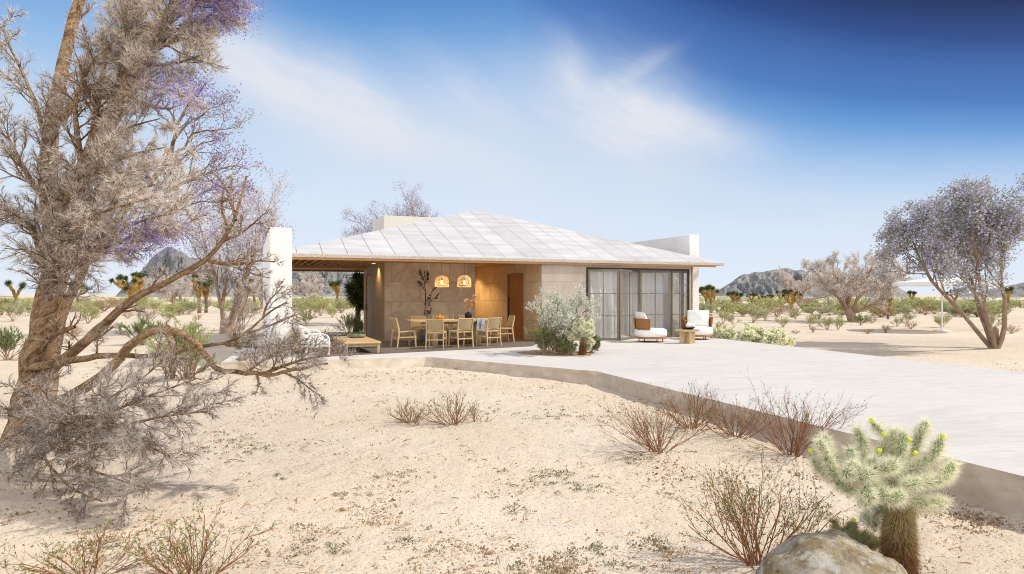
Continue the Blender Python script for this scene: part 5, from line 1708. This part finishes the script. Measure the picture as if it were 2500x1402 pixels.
# ---- leafy shrubs made of small leaves
def leafy_shrub(name, label, base, w, h, n, leafm, seed, stemm='stem_pink', ll=.05, lw=.018, cat='shrub', ns=20, extra=None, low=.15, sides=(4, 3, 3), spread=1.0, rmin=.003, t0=.2):
    rg = np.random.default_rng(seed)
    t = thing(name, label, cat, base)
    Q = dict(seg=[6, 5, 4], taper=[.45, .5, .5], wander=[.13, .17, .2], up=[.04, .05, .05], nc=[8, 6], t0=[.25, .2], ang=[.55, .6], lr=[.42, .45], rr=[.6, .6], rmin=rmin)
    o = []
    for k in range(ns):
        a = rg.uniform(0, 2 * math.pi); q = rg.uniform(.05, 1.1) * spread
        dv = np.array((math.cos(a) * q * w / h / 1.1, math.sin(a) * q * w / h / 1.1, 1.0))
        L = h * rg.uniform(.75, 1.0) if q < .6 * spread else h * rg.uniform(.6, .9)
        grow(o, rg.normal(size=3) * np.array((.05, .05, 0)) * w, dv, L, .008 + .008 * h, 0, Q, rg)
    b = MB(); tubes_by(b, o, sides); b.build('stems', M[stemm], t)
    P, D = along(o, (1, 2), n, rg, t0)
    b = MB(); b.blades(P, D * .6 + rg.normal(size=P.shape) * .7, rg.uniform(.6, 1.2, len(P)) * ll, lw, quad=True, rg=rg, bend=.1); b.build('foliage', M[leafm], t)
    if extra:
        em, en, el, ew = extra
        P, D = along(o, (1, 2), en, rg, .5)
        b = MB(); b.blades(P, rg.normal(size=P.shape), rg.uniform(.6, 1.2, len(P)) * el, ew, quad=True, rg=rg); b.build('blossom', M[em], t)
    return t
leafy_shrub('leafy_shrub', 'small-leaved pale green bush on the sand behind the drooping branch', G(458, 926), 1.3, 1.1, 8500, 'leafy', 51, ll=.045, lw=.016, ns=26)
leafy_shrub('flowering_shrub', 'pale yellow blossoming bush beside the terrace, clump at the sandy end', (8.2, 20.2, -.26), 1.15, .60, 2600, 'lime_leaf', 52, 'lime_leaf', .05, .018, ns=28, extra=('blossom', 13000, .06, .055), low=0)
leafy_shrub('flowering_shrub', 'pale yellow blossoming bush in the middle of the row along the terrace', (7.55, 20.9, -.26), 1.15, .66, 2600, 'lime_leaf', 55, 'lime_leaf', .05, .018, ns=28, extra=('blossom', 13000, .06, .055))
leafy_shrub('flowering_shrub', 'pale yellow blossoming bush closest to the lounge chair with the big pillow', (7.0, 21.6, -.26), 1.0, .58, 3000, 'lime_leaf', 53, 'lime_leaf', .05, .018, ns=24, extra=('blossom', 10000, .06, .055))
sbp = T(1372, 862)
leafy_shrub('silver_shrub', 'tall silver-leaved bush in the terrace planting pocket', (sbp.x, sbp.y, .0), 1.15, 1.62, 6500, 'silver', 54, 'dry_stem', .075, .024, ns=15, t0=.45, spread=.95)
for k, (px, py, w, h, lb) in enumerate([(1330, 866, .62, .62, 'low dark green bush under the silver-leaved one, on the side nearer the dining table'), (1385, 867, .6, .42, 'low dark green bush in the pocket behind the cholla cactus trunk'), (1443, 862, .45, .40, 'small green bush between cholla cactus and glass doors'), (1355, 857, .7, .8, 'olive green bush at the back of the planting pocket')]):
    p = T(px, py)
    leafy_shrub('pocket_shrub', lb, (p.x, p.y, .0), w, h, 3000, 'shrub_dark' if k != 3 else 'leafy', 60 + k, 'stem_pink', .05, .017, ns=20)

# ---- red-brown twiggy bushes on the near sand
def twig_bush(label, base, w, h, seed, nst=26, leaves=420, gold=0, rbase=.0058):
    nst = int(nst * .9)
    h = h * .80
    rg = np.random.default_rng(seed)
    t = thing('twiggy_bush', label, 'shrub', base, 0, 'red-brown twiggy bushes on the sand')
    Q = dict(seg=[8, 6, 4], taper=[.45, .45, .4], wander=[.10, .13, .16], up=[.035, .05, .05], nc=[4, 4], t0=[.2, .25], ang=[.5, .55], lr=[.6, .5], rr=[.6, .6], rmin=.0013)
    o = []
    for k in range(nst):
        a = rg.uniform(0, 2 * math.pi); q = rg.uniform(.08, 1.0)
        sp_ = w / h * .85
        dv = np.array((math.cos(a) * q * sp_, math.sin(a) * q * sp_, 1.05 - .55 * q))
        grow(o, np.array((rg.normal() * .03, rg.normal() * .03, -.04)), dv, h * rg.uniform(.75, 1.05) * (1 + .22 * q * w / h), rbase * rg.uniform(.6, 1.1) , 0, Q, rg)
    b = MB(); tubes_by(b, o, [5, 4, 3]); b.build('stems', M['red_stem'], t)
    P, D = along(o, (1, 2), leaves, rg, .3)
    b = MB(); b.blades(P, D * .8 + rg.normal(size=P.shape) * .5, rg.uniform(.016, .034, len(P)), .0095, quad=True, rg=rg, bend=.15)
    b.build('leaves', M['bud_leaf'], t)
    if gold:
        P, D = along(o, (1, 2), gold, rg, .3)
        b = MB(); b.blades(P, D + rg.normal(size=P.shape) * .5, rg.uniform(.016, .03, len(P)), .009, quad=True, rg=rg, bend=.15); b.build('yellow_leaves', M['gold_leaf'], t)
for a in [('spreading red-brown twig bush on the sand before the long terrace kerb', G(1607, 1104), .98, .66, 71, 34, 520), ('red-brown twig bush close against the kerb, behind the spreading one', G(1690, 1046), .8, .62, 72, 30, 420), ('narrow red-brown twig bush at the kerb between two larger bushes', G(1800, 1070), .62, .52, 73, 26, 320), ('large red-brown twig bush at the kerb nearest the foreground cactus', G(1935, 1114), .85, .75, 74, 34, 420),
          ('sparse straw-coloured twig bush alone in the middle of the sand', G(1108, 1036), .78, .46, 75, 24, 420), ('low twig bush joined to the one alone in the middle of the sand', G(1005, 1034), .62, .36, 76, 22, 300), ('small leaning twig bush at the end of the middle pair', G(1160, 1030), .30, .28, 77, 8, 90),
          ('large twig bush with green and gold leaves beside the lichen boulder', G(1850, 1382), .78, .68, 78, 34, 900, 200), ('thin twig bush in front of the boulder bush, reaching in from below', (2.05, 4.05, -.40), .75, .42, 79, 10, 160, 30),
          ('leafy twig bush at the bottom of the sand, below the grey sprays', (-2.05, 4.15, -.40), .85, .50, 80, 22, 700, 60), ('second leafy twig bush at the bottom of the sand, nearer the middle', (-2.72, 4.2, -.40), .7, .40, 81, 18, 420, 50), ('brown twig bush at the foot of the white wall, under the grey sprays', G(622, 908), .95, .62, 82, 26, 60)]:
    twig_bush(*a)

# ---- cholla cacti
def cholla(name, label, base, joints, trunk, seed, buds=(), spn=420, sl=.035, sw=.0016, spm='spine', trunk_sp=5200):
    """joints: list of (p, q, r); trunk: list of (x, y, z, r)"""
    rg = np.random.default_rng(seed)
    t = thing(name, label, 'cactus', base)
    b = MB()
    P, N, Lm = [], [], []
    for (p, q, r) in joints:
        p, q = np.array(p), np.array(q)
        k = np.linspace(0, 1, 9)
        c = p + (q - p) * k[:, None]
        prof = r * np.sqrt(np.clip(1 - np.abs(2 * k - 1) ** 4, .02, 1))
        b.tubes([(c, prof)], 10)
        ax = nrm(q - p)
        n = int(spn * np.linalg.norm(q - p) / .18)
        u = rg.random(n)
        rn = rg.normal(size=(n, 3)); rn -= (rn @ ax)[:, None] * ax; rn /= np.linalg.norm(rn, axis=1, keepdims=True)
        P.append(p + (q - p) * u[:, None] + rn * (np.interp(u, k, prof)[:, None])); N.append(rn + ax * (rg.normal(size=(n, 1)) * .35 + (u[:, None] > .85) * 1.0) + rg.normal(size=(n, 3)) * .3); Lm.append(rg.uniform(.55, 1.15, n) * sl * (1 + .25 * (u > .8)))
    b.build('joints', M['cactus'], t)
    P, N, Lm = np.concatenate(P), np.concatenate(N), np.concatenate(Lm)
    b = MB(); b.blades(P, N, Lm, sw, rg=rg); b.build('spines', M[spm], t)
    if len(trunk):
        tr = curve(np.array(trunk, float), 14)
        b = MB(); b.tubes([(tr[:, :3], tr[:, 3])], 12); b.build('trunk', M['cactus_wood'], t)
        n = trunk_sp
        u = rg.random(n) * 13; i = np.minimum(u.astype(int), 12); f = (u - i)[:, None]
        c = tr[i] * (1 - f) + tr[i + 1] * f
        ax = tr[i + 1, :3] - tr[i, :3]; ax /= np.linalg.norm(ax, axis=1, keepdims=True)
        rn = rg.normal(size=(n, 3)); rn -= (rn * ax).sum(1, keepdims=True) * ax; rn /= np.linalg.norm(rn, axis=1, keepdims=True)
        top = u / 13 + rg.normal(size=n) * .08 > .72
        Pp = c[:, :3] + rn * c[:, 3:4]; Nn = rn * .7 - ax * rg.uniform(.1, 1.3, (n, 1)) + rg.normal(size=(n, 3)) * .15
        b = MB(); b.blades(Pp[~top], Nn[~top], rg.uniform(.6, 1.3, (~top).sum()) * sl * 1.05, sw * 1.2, rg=rg); b.build('trunk_spines', M['spine_brown'], t)
        b = MB(); b.blades(Pp[top], Nn[top], rg.uniform(.6, 1.2, top.sum()) * sl * 1.05, sw * 1.2, rg=rg); b.build('straw_spines', M['spine_gold'], t)
    for (p, d, r) in buds:
        b = MB(); b.lathe([(0, 0), (r * .7, r * .1), (r, r * .9), (r * .9, r * 1.7), (r * .55, r * 2.0), (r * .5, r * 1.8), (0, r * 1.7)], (0, 0, 0), 9)
        bo = b.build('bud', M['cactus_bud'], t); bo.location = p; bo.rotation_euler = Vector(d).to_track_quat('Z', 'Y').to_euler()
    return t
CD = 3.75
cbase = Vector(((2197 - CX) / F * CD, CD, float(zg((2197 - CX) / F * CD, CD))))
def cj(px, py, d=CD):
    return np.array(Pd(px, py, d)) - np.array(cbase)
Jp = [  # (from pixel, to pixel, depth offset, radius)
    ((2150, 1190), (2080, 1200), 0, .030), ((2080, 1200), (2040, 1170), 0, .030), ((2040, 1172), (2005, 1150), .02, .024), ((2005, 1152), (1985, 1120), .02, .022), ((2040, 1170), (2018, 1110), -.04, .030), ((2018, 1112), (1998, 1075), -.04, .026), ((2055, 1165), (2030, 1105), .06, .026),
    ((2030, 1110), (2010, 1062), .06, .024), ((2000, 1110), (1985, 1103), .02, .017), ((2080, 1190), (2080, 1120), 0, .028), ((2080, 1125), (2074, 1095), 0, .024), ((2090, 1150), (2118, 1105), .05, .028), ((2100, 1150), (2070, 1130), -.1, .03), ((2118, 1110), (2090, 1045), .1, .026), ((2120, 1150), (2140, 1120), -.05, .03), ((2140, 1120), (2165, 1085), .1, .026),
    ((2165, 1088), (2172, 1065), .12, .018), ((2160, 1062), (2130, 1032), .12, .017), ((2120, 1195), (2112, 1235), -.12, .036), ((2112, 1190), (2125, 1222), -.16, .036), ((2150, 1215), (2165, 1200), -.14, .036), ((2160, 1235), (2110, 1260), .1, .030), ((2112, 1255), (2138, 1285), .08, .028), ((2160, 1210), (2180, 1160), .03, .032), ((2180, 1165), (2200, 1110), .05, .034), ((2198, 1112), (2206, 1052), .06, .030), ((2180, 1110), (2182, 1050), .1, .022),
    ((2190, 1160), (2232, 1140), 0, .030), ((2232, 1142), (2275, 1120), 0, .028), ((2275, 1122), (2300, 1070), 0, .026), ((2200, 1190), (2250, 1175), -.08, .032), ((2250, 1178), (2300, 1170), -.06, .030), ((2300, 1172), (2330, 1130), -.04, .028), ((2220, 1120), (2245, 1060), .12, .028), ((2245, 1064), (2262, 1030), .12, .024), ((2170, 1225), (2205, 1205), -.15, .036), ((2215, 1215), (2262, 1235), -.05, .034), ((2260, 1232), (2310, 1225), -.02, .03), ((2150, 1150), (2190, 1130), -.12, .034), ((2100, 1170), (2130, 1150), -.14, .032), ((2060, 1150), (2085, 1165), -.12, .03),
    ((2195, 1245), (2160, 1200), 0, .040), ((2160, 1205), (2110, 1165), 0, .036), ((2197, 1245), (2225, 1190), 0, .040), ((2225, 1195), (2250, 1130), .02, .034), ((2197, 1240), (2195, 1180), .03, .042)]
JJ = [(cj(*a, CD + o), cj(*b_, CD + o + .02), r * .88) for a, b_, o, r in Jp]
bd = [((2130, 1032), .12, (-.3, 0, 1)), ((2158, 1066), .0, (-.2, -.3, 1)), ((2147, 1105), -.1, (-.2, -.5, 1)), ((1984, 1103), .0, (-1, 0, .6)), ((2218, 1078), -.06, (.1, -.6, 1)), ((2230, 1110), -.1, (.4, -.5, .8)), ((2300, 1070), 0, (.2, 0, 1))]
cholla('cholla_cactus', 'large white-spined cholla cactus with a shaggy brown trunk behind the boulder', cbase, JJ, [(0, 0, -.1, .080), (0, 0, .15, .076), (-.005, 0, .32, .072), (-.005, 0, .50, .066), (0, 0, .66, .05)], 91, [(cj(*p, CD + o), d, .013) for p, o, d in bd], spn=1250, sl=.050, sw=.0022, trunk_sp=14000)
SD = 3.9
sbase = Vector(((2080 - CX) / F * SD, SD, float(zg((2080 - CX) / F * SD, SD))))
def sj(px, py, d=SD): return np.array(Pd(px, py, d)) - np.array(sbase)
SJ = [(sj(2070, 1330), sj(2062, 1290), .036), (sj(2072, 1300), sj(2086, 1275), .024), (sj(2085, 1335), sj(2098, 1300), .028), (sj(2098, 1325), sj(2125, 1300), .028), (sj(2110, 1335), sj(2150, 1318), .028), (sj(2050, 1330), sj(2036, 1270), .014), (sj(2045, 1340), sj(2110, 1345), .03)]
cholla('small_cholla', 'small low cholla cactus with yellow buds peeking over the boulder', sbase, SJ, [], 92, [(sj(2043, 1308, SD - .05), (-.3, -.5, 1), .012), (sj(2083, 1275, SD - .02), (0, -.2, 1), .012), (sj(2134, 1298, SD - .03), (.2, -.3, 1), .011), (sj(2148, 1322, SD - .06), (.3, -.5, .6), .012)], spn=1500, sl=.032, sw=.0019, spm='spine_gold')
# the one in the planting pocket
pc = T(1421, 868)
rg_ = np.random.default_rng(5)
PJ = []
def pcl(px, py, o=0): return np.array(Pd(px, py, pc.y + o)) - np.array(pc)
for (a, b_, o) in [((1424, 825), (1412, 808), 0), ((1424, 825), (1436, 806), .05), ((1412, 810), (1400, 800), -.05), ((1412, 808), (1410, 790), .05), ((1436, 808), (1448, 798), 0), ((1436, 806), (1432, 786), .08), ((1424, 822), (1424, 795), -.1), ((1424, 797), (1420, 778), -.06), ((1432, 820), (1450, 815), -.1), ((1436, 828), (1450, 838), 0), ((1440, 838), (1436, 855), .1), ((1415, 822), (1395, 820), .05), ((1398, 822), (1384, 812), .1), ((1400, 818), (1390, 830), -.05),
                   ((1410, 800), (1402, 790), .1), ((1426, 800), (1440, 790), -.1), ((1440, 796), (1444, 782), .0), ((1428, 812), (1416, 800), -.16), ((1430, 815), (1442, 808), -.18), ((1395, 868), (1388, 848), .1), ((1390, 855), (1378, 845), .1), ((1396, 860), (1404, 850), .1), ((1386, 866), (1375, 858), .1)]:
    PJ.append((pcl(*a, o), pcl(*b_, o), .042))
cholla('cholla_cactus', 'fuzzy white cholla cactus with an orange-brown trunk in the terrace planting pocket', pc, PJ, [(0, 0, -.02, .062), (.01, 0, .15, .06), (.03, 0, .32, .055), (.03, 0, .42, .05)], 93, [], spn=620, sl=.05, sw=.008, trunk_sp=2500)

# ---- boulder
def boulder():
    rg = np.random.default_rng(6)
    n, m = 90, 60
    th = np.linspace(0, 2 * np.pi, n, endpoint=False); ph = np.linspace(0, np.pi, m)
    Tt, Pp = np.meshgrid(th, ph)
    x, y, z = np.cos(Tt) * np.sin(Pp), np.sin(Tt) * np.sin(Pp), np.cos(Pp)
    f = 1 + .16 * (fbm(x * 1.3 + 5 + z, y * 1.3 + 7 + z * .7, 3) - .5) +   .10 * (fbm(x * 4 + 9 + z * 3, y * 4 + z * 2, 4) - .5) + .035 * (fbm(x * 18 + z * 9, y * 18 + 4 + z * 7, 3) - .5)
    V = np.stack([x * f * .50, y * f * .44, np.sign(z) * np.abs(z) ** .8 * f * .56], -1).reshape(-1, 3)
    i = np.arange(m * n).reshape(m, n)
    Q = np.stack([i[:-1], i[1:], np.roll(i, -1, 1)[1:], np.roll(i, -1, 1)[:-1]], -1).reshape(-1, 4)
    b = MB(); b.add(V, Q, 0, True)
    mm = bpy.data.materials.new('lichen_rock'); mm.use_nodes = True
    t = NT(mm.node_tree); bs = t.n['Principled BSDF']; bs.inputs['Roughness'].default_value = .9
    v = t.node('ShaderNodeTexCoord').outputs['Object']
    c = t.mix(t.ramp(t.noise(v, 5, 6, .65), [(.42, 0), (.58, 1)]), (.33, .25, .14), (.60, .54, .43))
    c = t.mix(t.math('MULTIPLY', t.ramp(t.noise(v, 9, 6, .7, .5), [(.54, 0), (.62, 1)]), .7), c, (.42, .32, .11))
    c = t.mix(t.math('MULTIPLY', t.ramp(t.noise(v, 22, 6, .75), [(.56, 0), (.62, 1)]), .8), c, (.16, .11, .06))
    c = t.mix(t.math('MULTIPLY', t.ramp(t.noise(v, 7, 8, .75), [(.53, 0), (.6, 1)]), .85), c, (.66, .64, .62))
    t.put(bs.inputs['Base Color'], c)
    bn = t.node('ShaderNodeBump', {'Height': t.noise(v, 16, 8, .72)}); bn.inputs['Strength'].default_value = 1.0; bn.inputs['Distance'].default_value = .06
    t.l.new(bn.outputs[0], bs.inputs['Normal'])
    o = b.build('boulder', mm, loc=(1.72, 3.52, -.44), rotz=.5)
    tag(o, 'rounded weathered boulder blotched with yellow lichen at the foot of the cactus', 'boulder')
boulder()

# ---- parasol far across the plain
pp = Vector(((2300 - CX) / F * 30, 30, -.26))
t = thing('parasol', 'white flat-topped parasol standing on the plain below the round lilac tree', 'parasol', pp)
b = MB(); N_ = 8; r_ = 2.05
ring = [(r_ * math.cos(k / N_ * 2 * math.pi), r_ * math.sin(k / N_ * 2 * math.pi), 2.24) for k in range(N_)]
b.add(ring + [(0, 0, 2.52)], [(k, (k + 1) % N_, N_) for k in range(N_)]); b.add([(x, y, z - .16) for x, y, z in ring] + ring, [(k, (k + 1) % N_, N_ + (k + 1) % N_, N_ + k) for k in range(N_)])
b.build('canopy', M['cushion'], t)
b = MB(); b.tubes([(np.array([(0, 0, 0), (0, 0, 2.55)]), np.array([.035, .035]))], 8); b.lathe([(0, 0), (.35, 0), (.35, .06), (0, .08)], (0, 0, 0), 16); b.build('pole', M['white_metal'], t)

# ---- crumbs of earth, litter and low ground plants on the near sand
def scatter():
    rg = np.random.default_rng(77)
    n = 90000
    px = rg.uniform(-60, 2560, n); py = 880 + (1500 - 880) * rg.random(n) ** .75
    d = (CAMH + .32) * F / (py - HY)
    x, y = (px - CX) / F * d, d
    cl = fbm(x * 1.1 + 3, y * 1.1, 3) + .35 * (fbm(x * 5, y * 5 + 9, 2) - .5)
    keep = (rg.random(n) < smooth01((cl - .40) / .25) * .9 + .06)
    def inside(x, y):
        r = np.zeros(len(x), bool); j = len(K) - 1
        for i in range(len(K)):
            xi, yi = K[i]; xj, yj = K[j]
            c_ = ((yi > y) != (yj > y)) & (x < (xj - xi) * (y - yi) / (yj - yi + 1e-12) + xi); r ^= c_; j = i
        return r
    keep &= ~inside(x, y)
    x, y = x[keep], y[keep]; n = len(x)
    z = zg(x, y)
    s = rg.gamma(1.3, .0034, n) * (.6 + y / 9) + .002
    s = np.minimum(s, .03)
    # little irregular clods: a ring of five points and an off-centre peak
    a = np.arange(5) / 5 * 2 * np.pi
    rr = s[:, None] * rg.uniform(.55, 1.25, (n, 5)); st = rg.uniform(.9, 2.0, n)[:, None]; ro = rg.uniform(0, 6.28, n)[:, None]
    lx, ly = rr * np.cos(a) * st, rr * np.sin(a)
    X = x[:, None] + lx * np.cos(ro) - ly * np.sin(ro); Y = y[:, None] + lx * np.sin(ro) + ly * np.cos(ro)
    Zb = np.repeat(z[:, None] - .012, 5, 1)
    V = np.stack([X, Y, Zb], -1)
    pk_ = np.stack([x + rg.normal(size=n) * s * .3, y + rg.normal(size=n) * s * .3, z + s * rg.uniform(.2, .62, n) + .005], -1)[:, None, :]
    V = np.concatenate([V, pk_], 1).reshape(-1, 3)
    base = np.arange(n)[:, None] * 6
    tri = np.concatenate([np.stack([base[:, 0] + k, base[:, 0] + (k + 1) % 5, base[:, 0] + 5], -1) for k in range(5)])
    b = MB(); b.add(V, tri, 0)
    M['clod'] = mat('crumbled_earth', (.36, .26, .165), .95, .2, 6, island=.55)
    struct(b.build('sand_clods', M['clod']), 'stuff')
    # litter twigs
    n = 420
    px = rg.uniform(200, 2400, n); py = rg.uniform(900, 1420, n)
    q = np.array([G(a_, b_) for a_, b_ in zip(px, py)]); ok = ~inside(q[:, 0], q[:, 1]); q = q[ok]; n = len(q)
    pol = []
    for p in q:
        a_ = rg.uniform(0, 6.28); L = rg.gamma(2, .03) + .02
        dv = np.array((math.cos(a_), math.sin(a_), 0)) * L
        pol.append((np.array([p + (0, 0, .006), p + dv * .5 + (0, 0, .016 + rg.random() * .01) + rg.normal(size=3) * .006, p + dv + (0, 0, .006)]), np.array([.003, .0028, .0014]) * rg.uniform(.7, 1.8)))
    b = MB(); b.tubes(pol, 4); struct(b.build('fallen_twigs', M['dry_stem']), 'stuff')
    # creeping grey-green plants in patches
    P, D = [], []
    pat = [(1400, 1020, 130, 22, 60), (1330, 1160, 90, 16, 30), (1410, 1190, 60, 16, 26), (1560, 1120, 60, 14, 14), (560, 1085, 110, 22, 46), (470, 1100, 60, 16, 18), (760, 905, 70, 9, 30), (1060, 912, 110, 9, 50), (900, 925, 60, 8, 18), (1430, 1345, 70, 20, 22), (1600, 1330, 60, 18, 14), (1520, 1380, 60, 16, 12), (780, 1340, 90, 26, 22), (740, 1300, 40, 12, 9), (1010, 1330, 80, 24, 14), (960, 1165, 60, 14, 12), (1180, 1000, 70, 14, 20), (1750, 1215, 90, 20, 18), (1690, 1170, 50, 12, 10), (1960, 1230, 90, 24, 24), (2030, 1265, 60, 16, 16), (680, 1165, 60, 12, 8), (1250, 1250, 60, 14, 10), (860, 1210, 60, 12, 8), (1290, 1390, 60, 14, 10), (620, 960, 80, 10, 16), (1560, 985, 90, 10, 22), (950, 985, 60, 9, 12), (120, 1100, 120, 30, 20), (2300, 1200, 60, 30, 10), (330, 910, 100, 10, 30), (240, 1330, 90, 26, 12)]
    for (cx, cy, sx, sy, k) in pat:
        for i in range(k):
            g_ = np.array(G(cx + rg.normal() * sx * .6, cy + rg.normal() * sy * .6))
            if inside(g_[:1], g_[1:2])[0]: continue
            m = rg.integers(5, 11)
            P.append(g_ + rg.normal(size=(m, 3)) * (.018, .018, .002) + (0, 0, .008)); dd = rg.normal(size=(m, 3)); dd[:, 2] = np.abs(dd[:, 2]) * .8 + .25; D.append(dd)
    P, D = np.concatenate(P), np.concatenate(D)
    b = MB(); b.blades(P, D, rg.uniform(.014, .034, len(P)), .011, quad=True, rg=rg, bend=.2)
    M['creeper'] = mat('grey_green_creeper', (.25, .235, .15), .85, .25, 5, island=.45)
    struct(b.build('creeping_ground_plants', M['creeper']), 'stuff')
scatter()
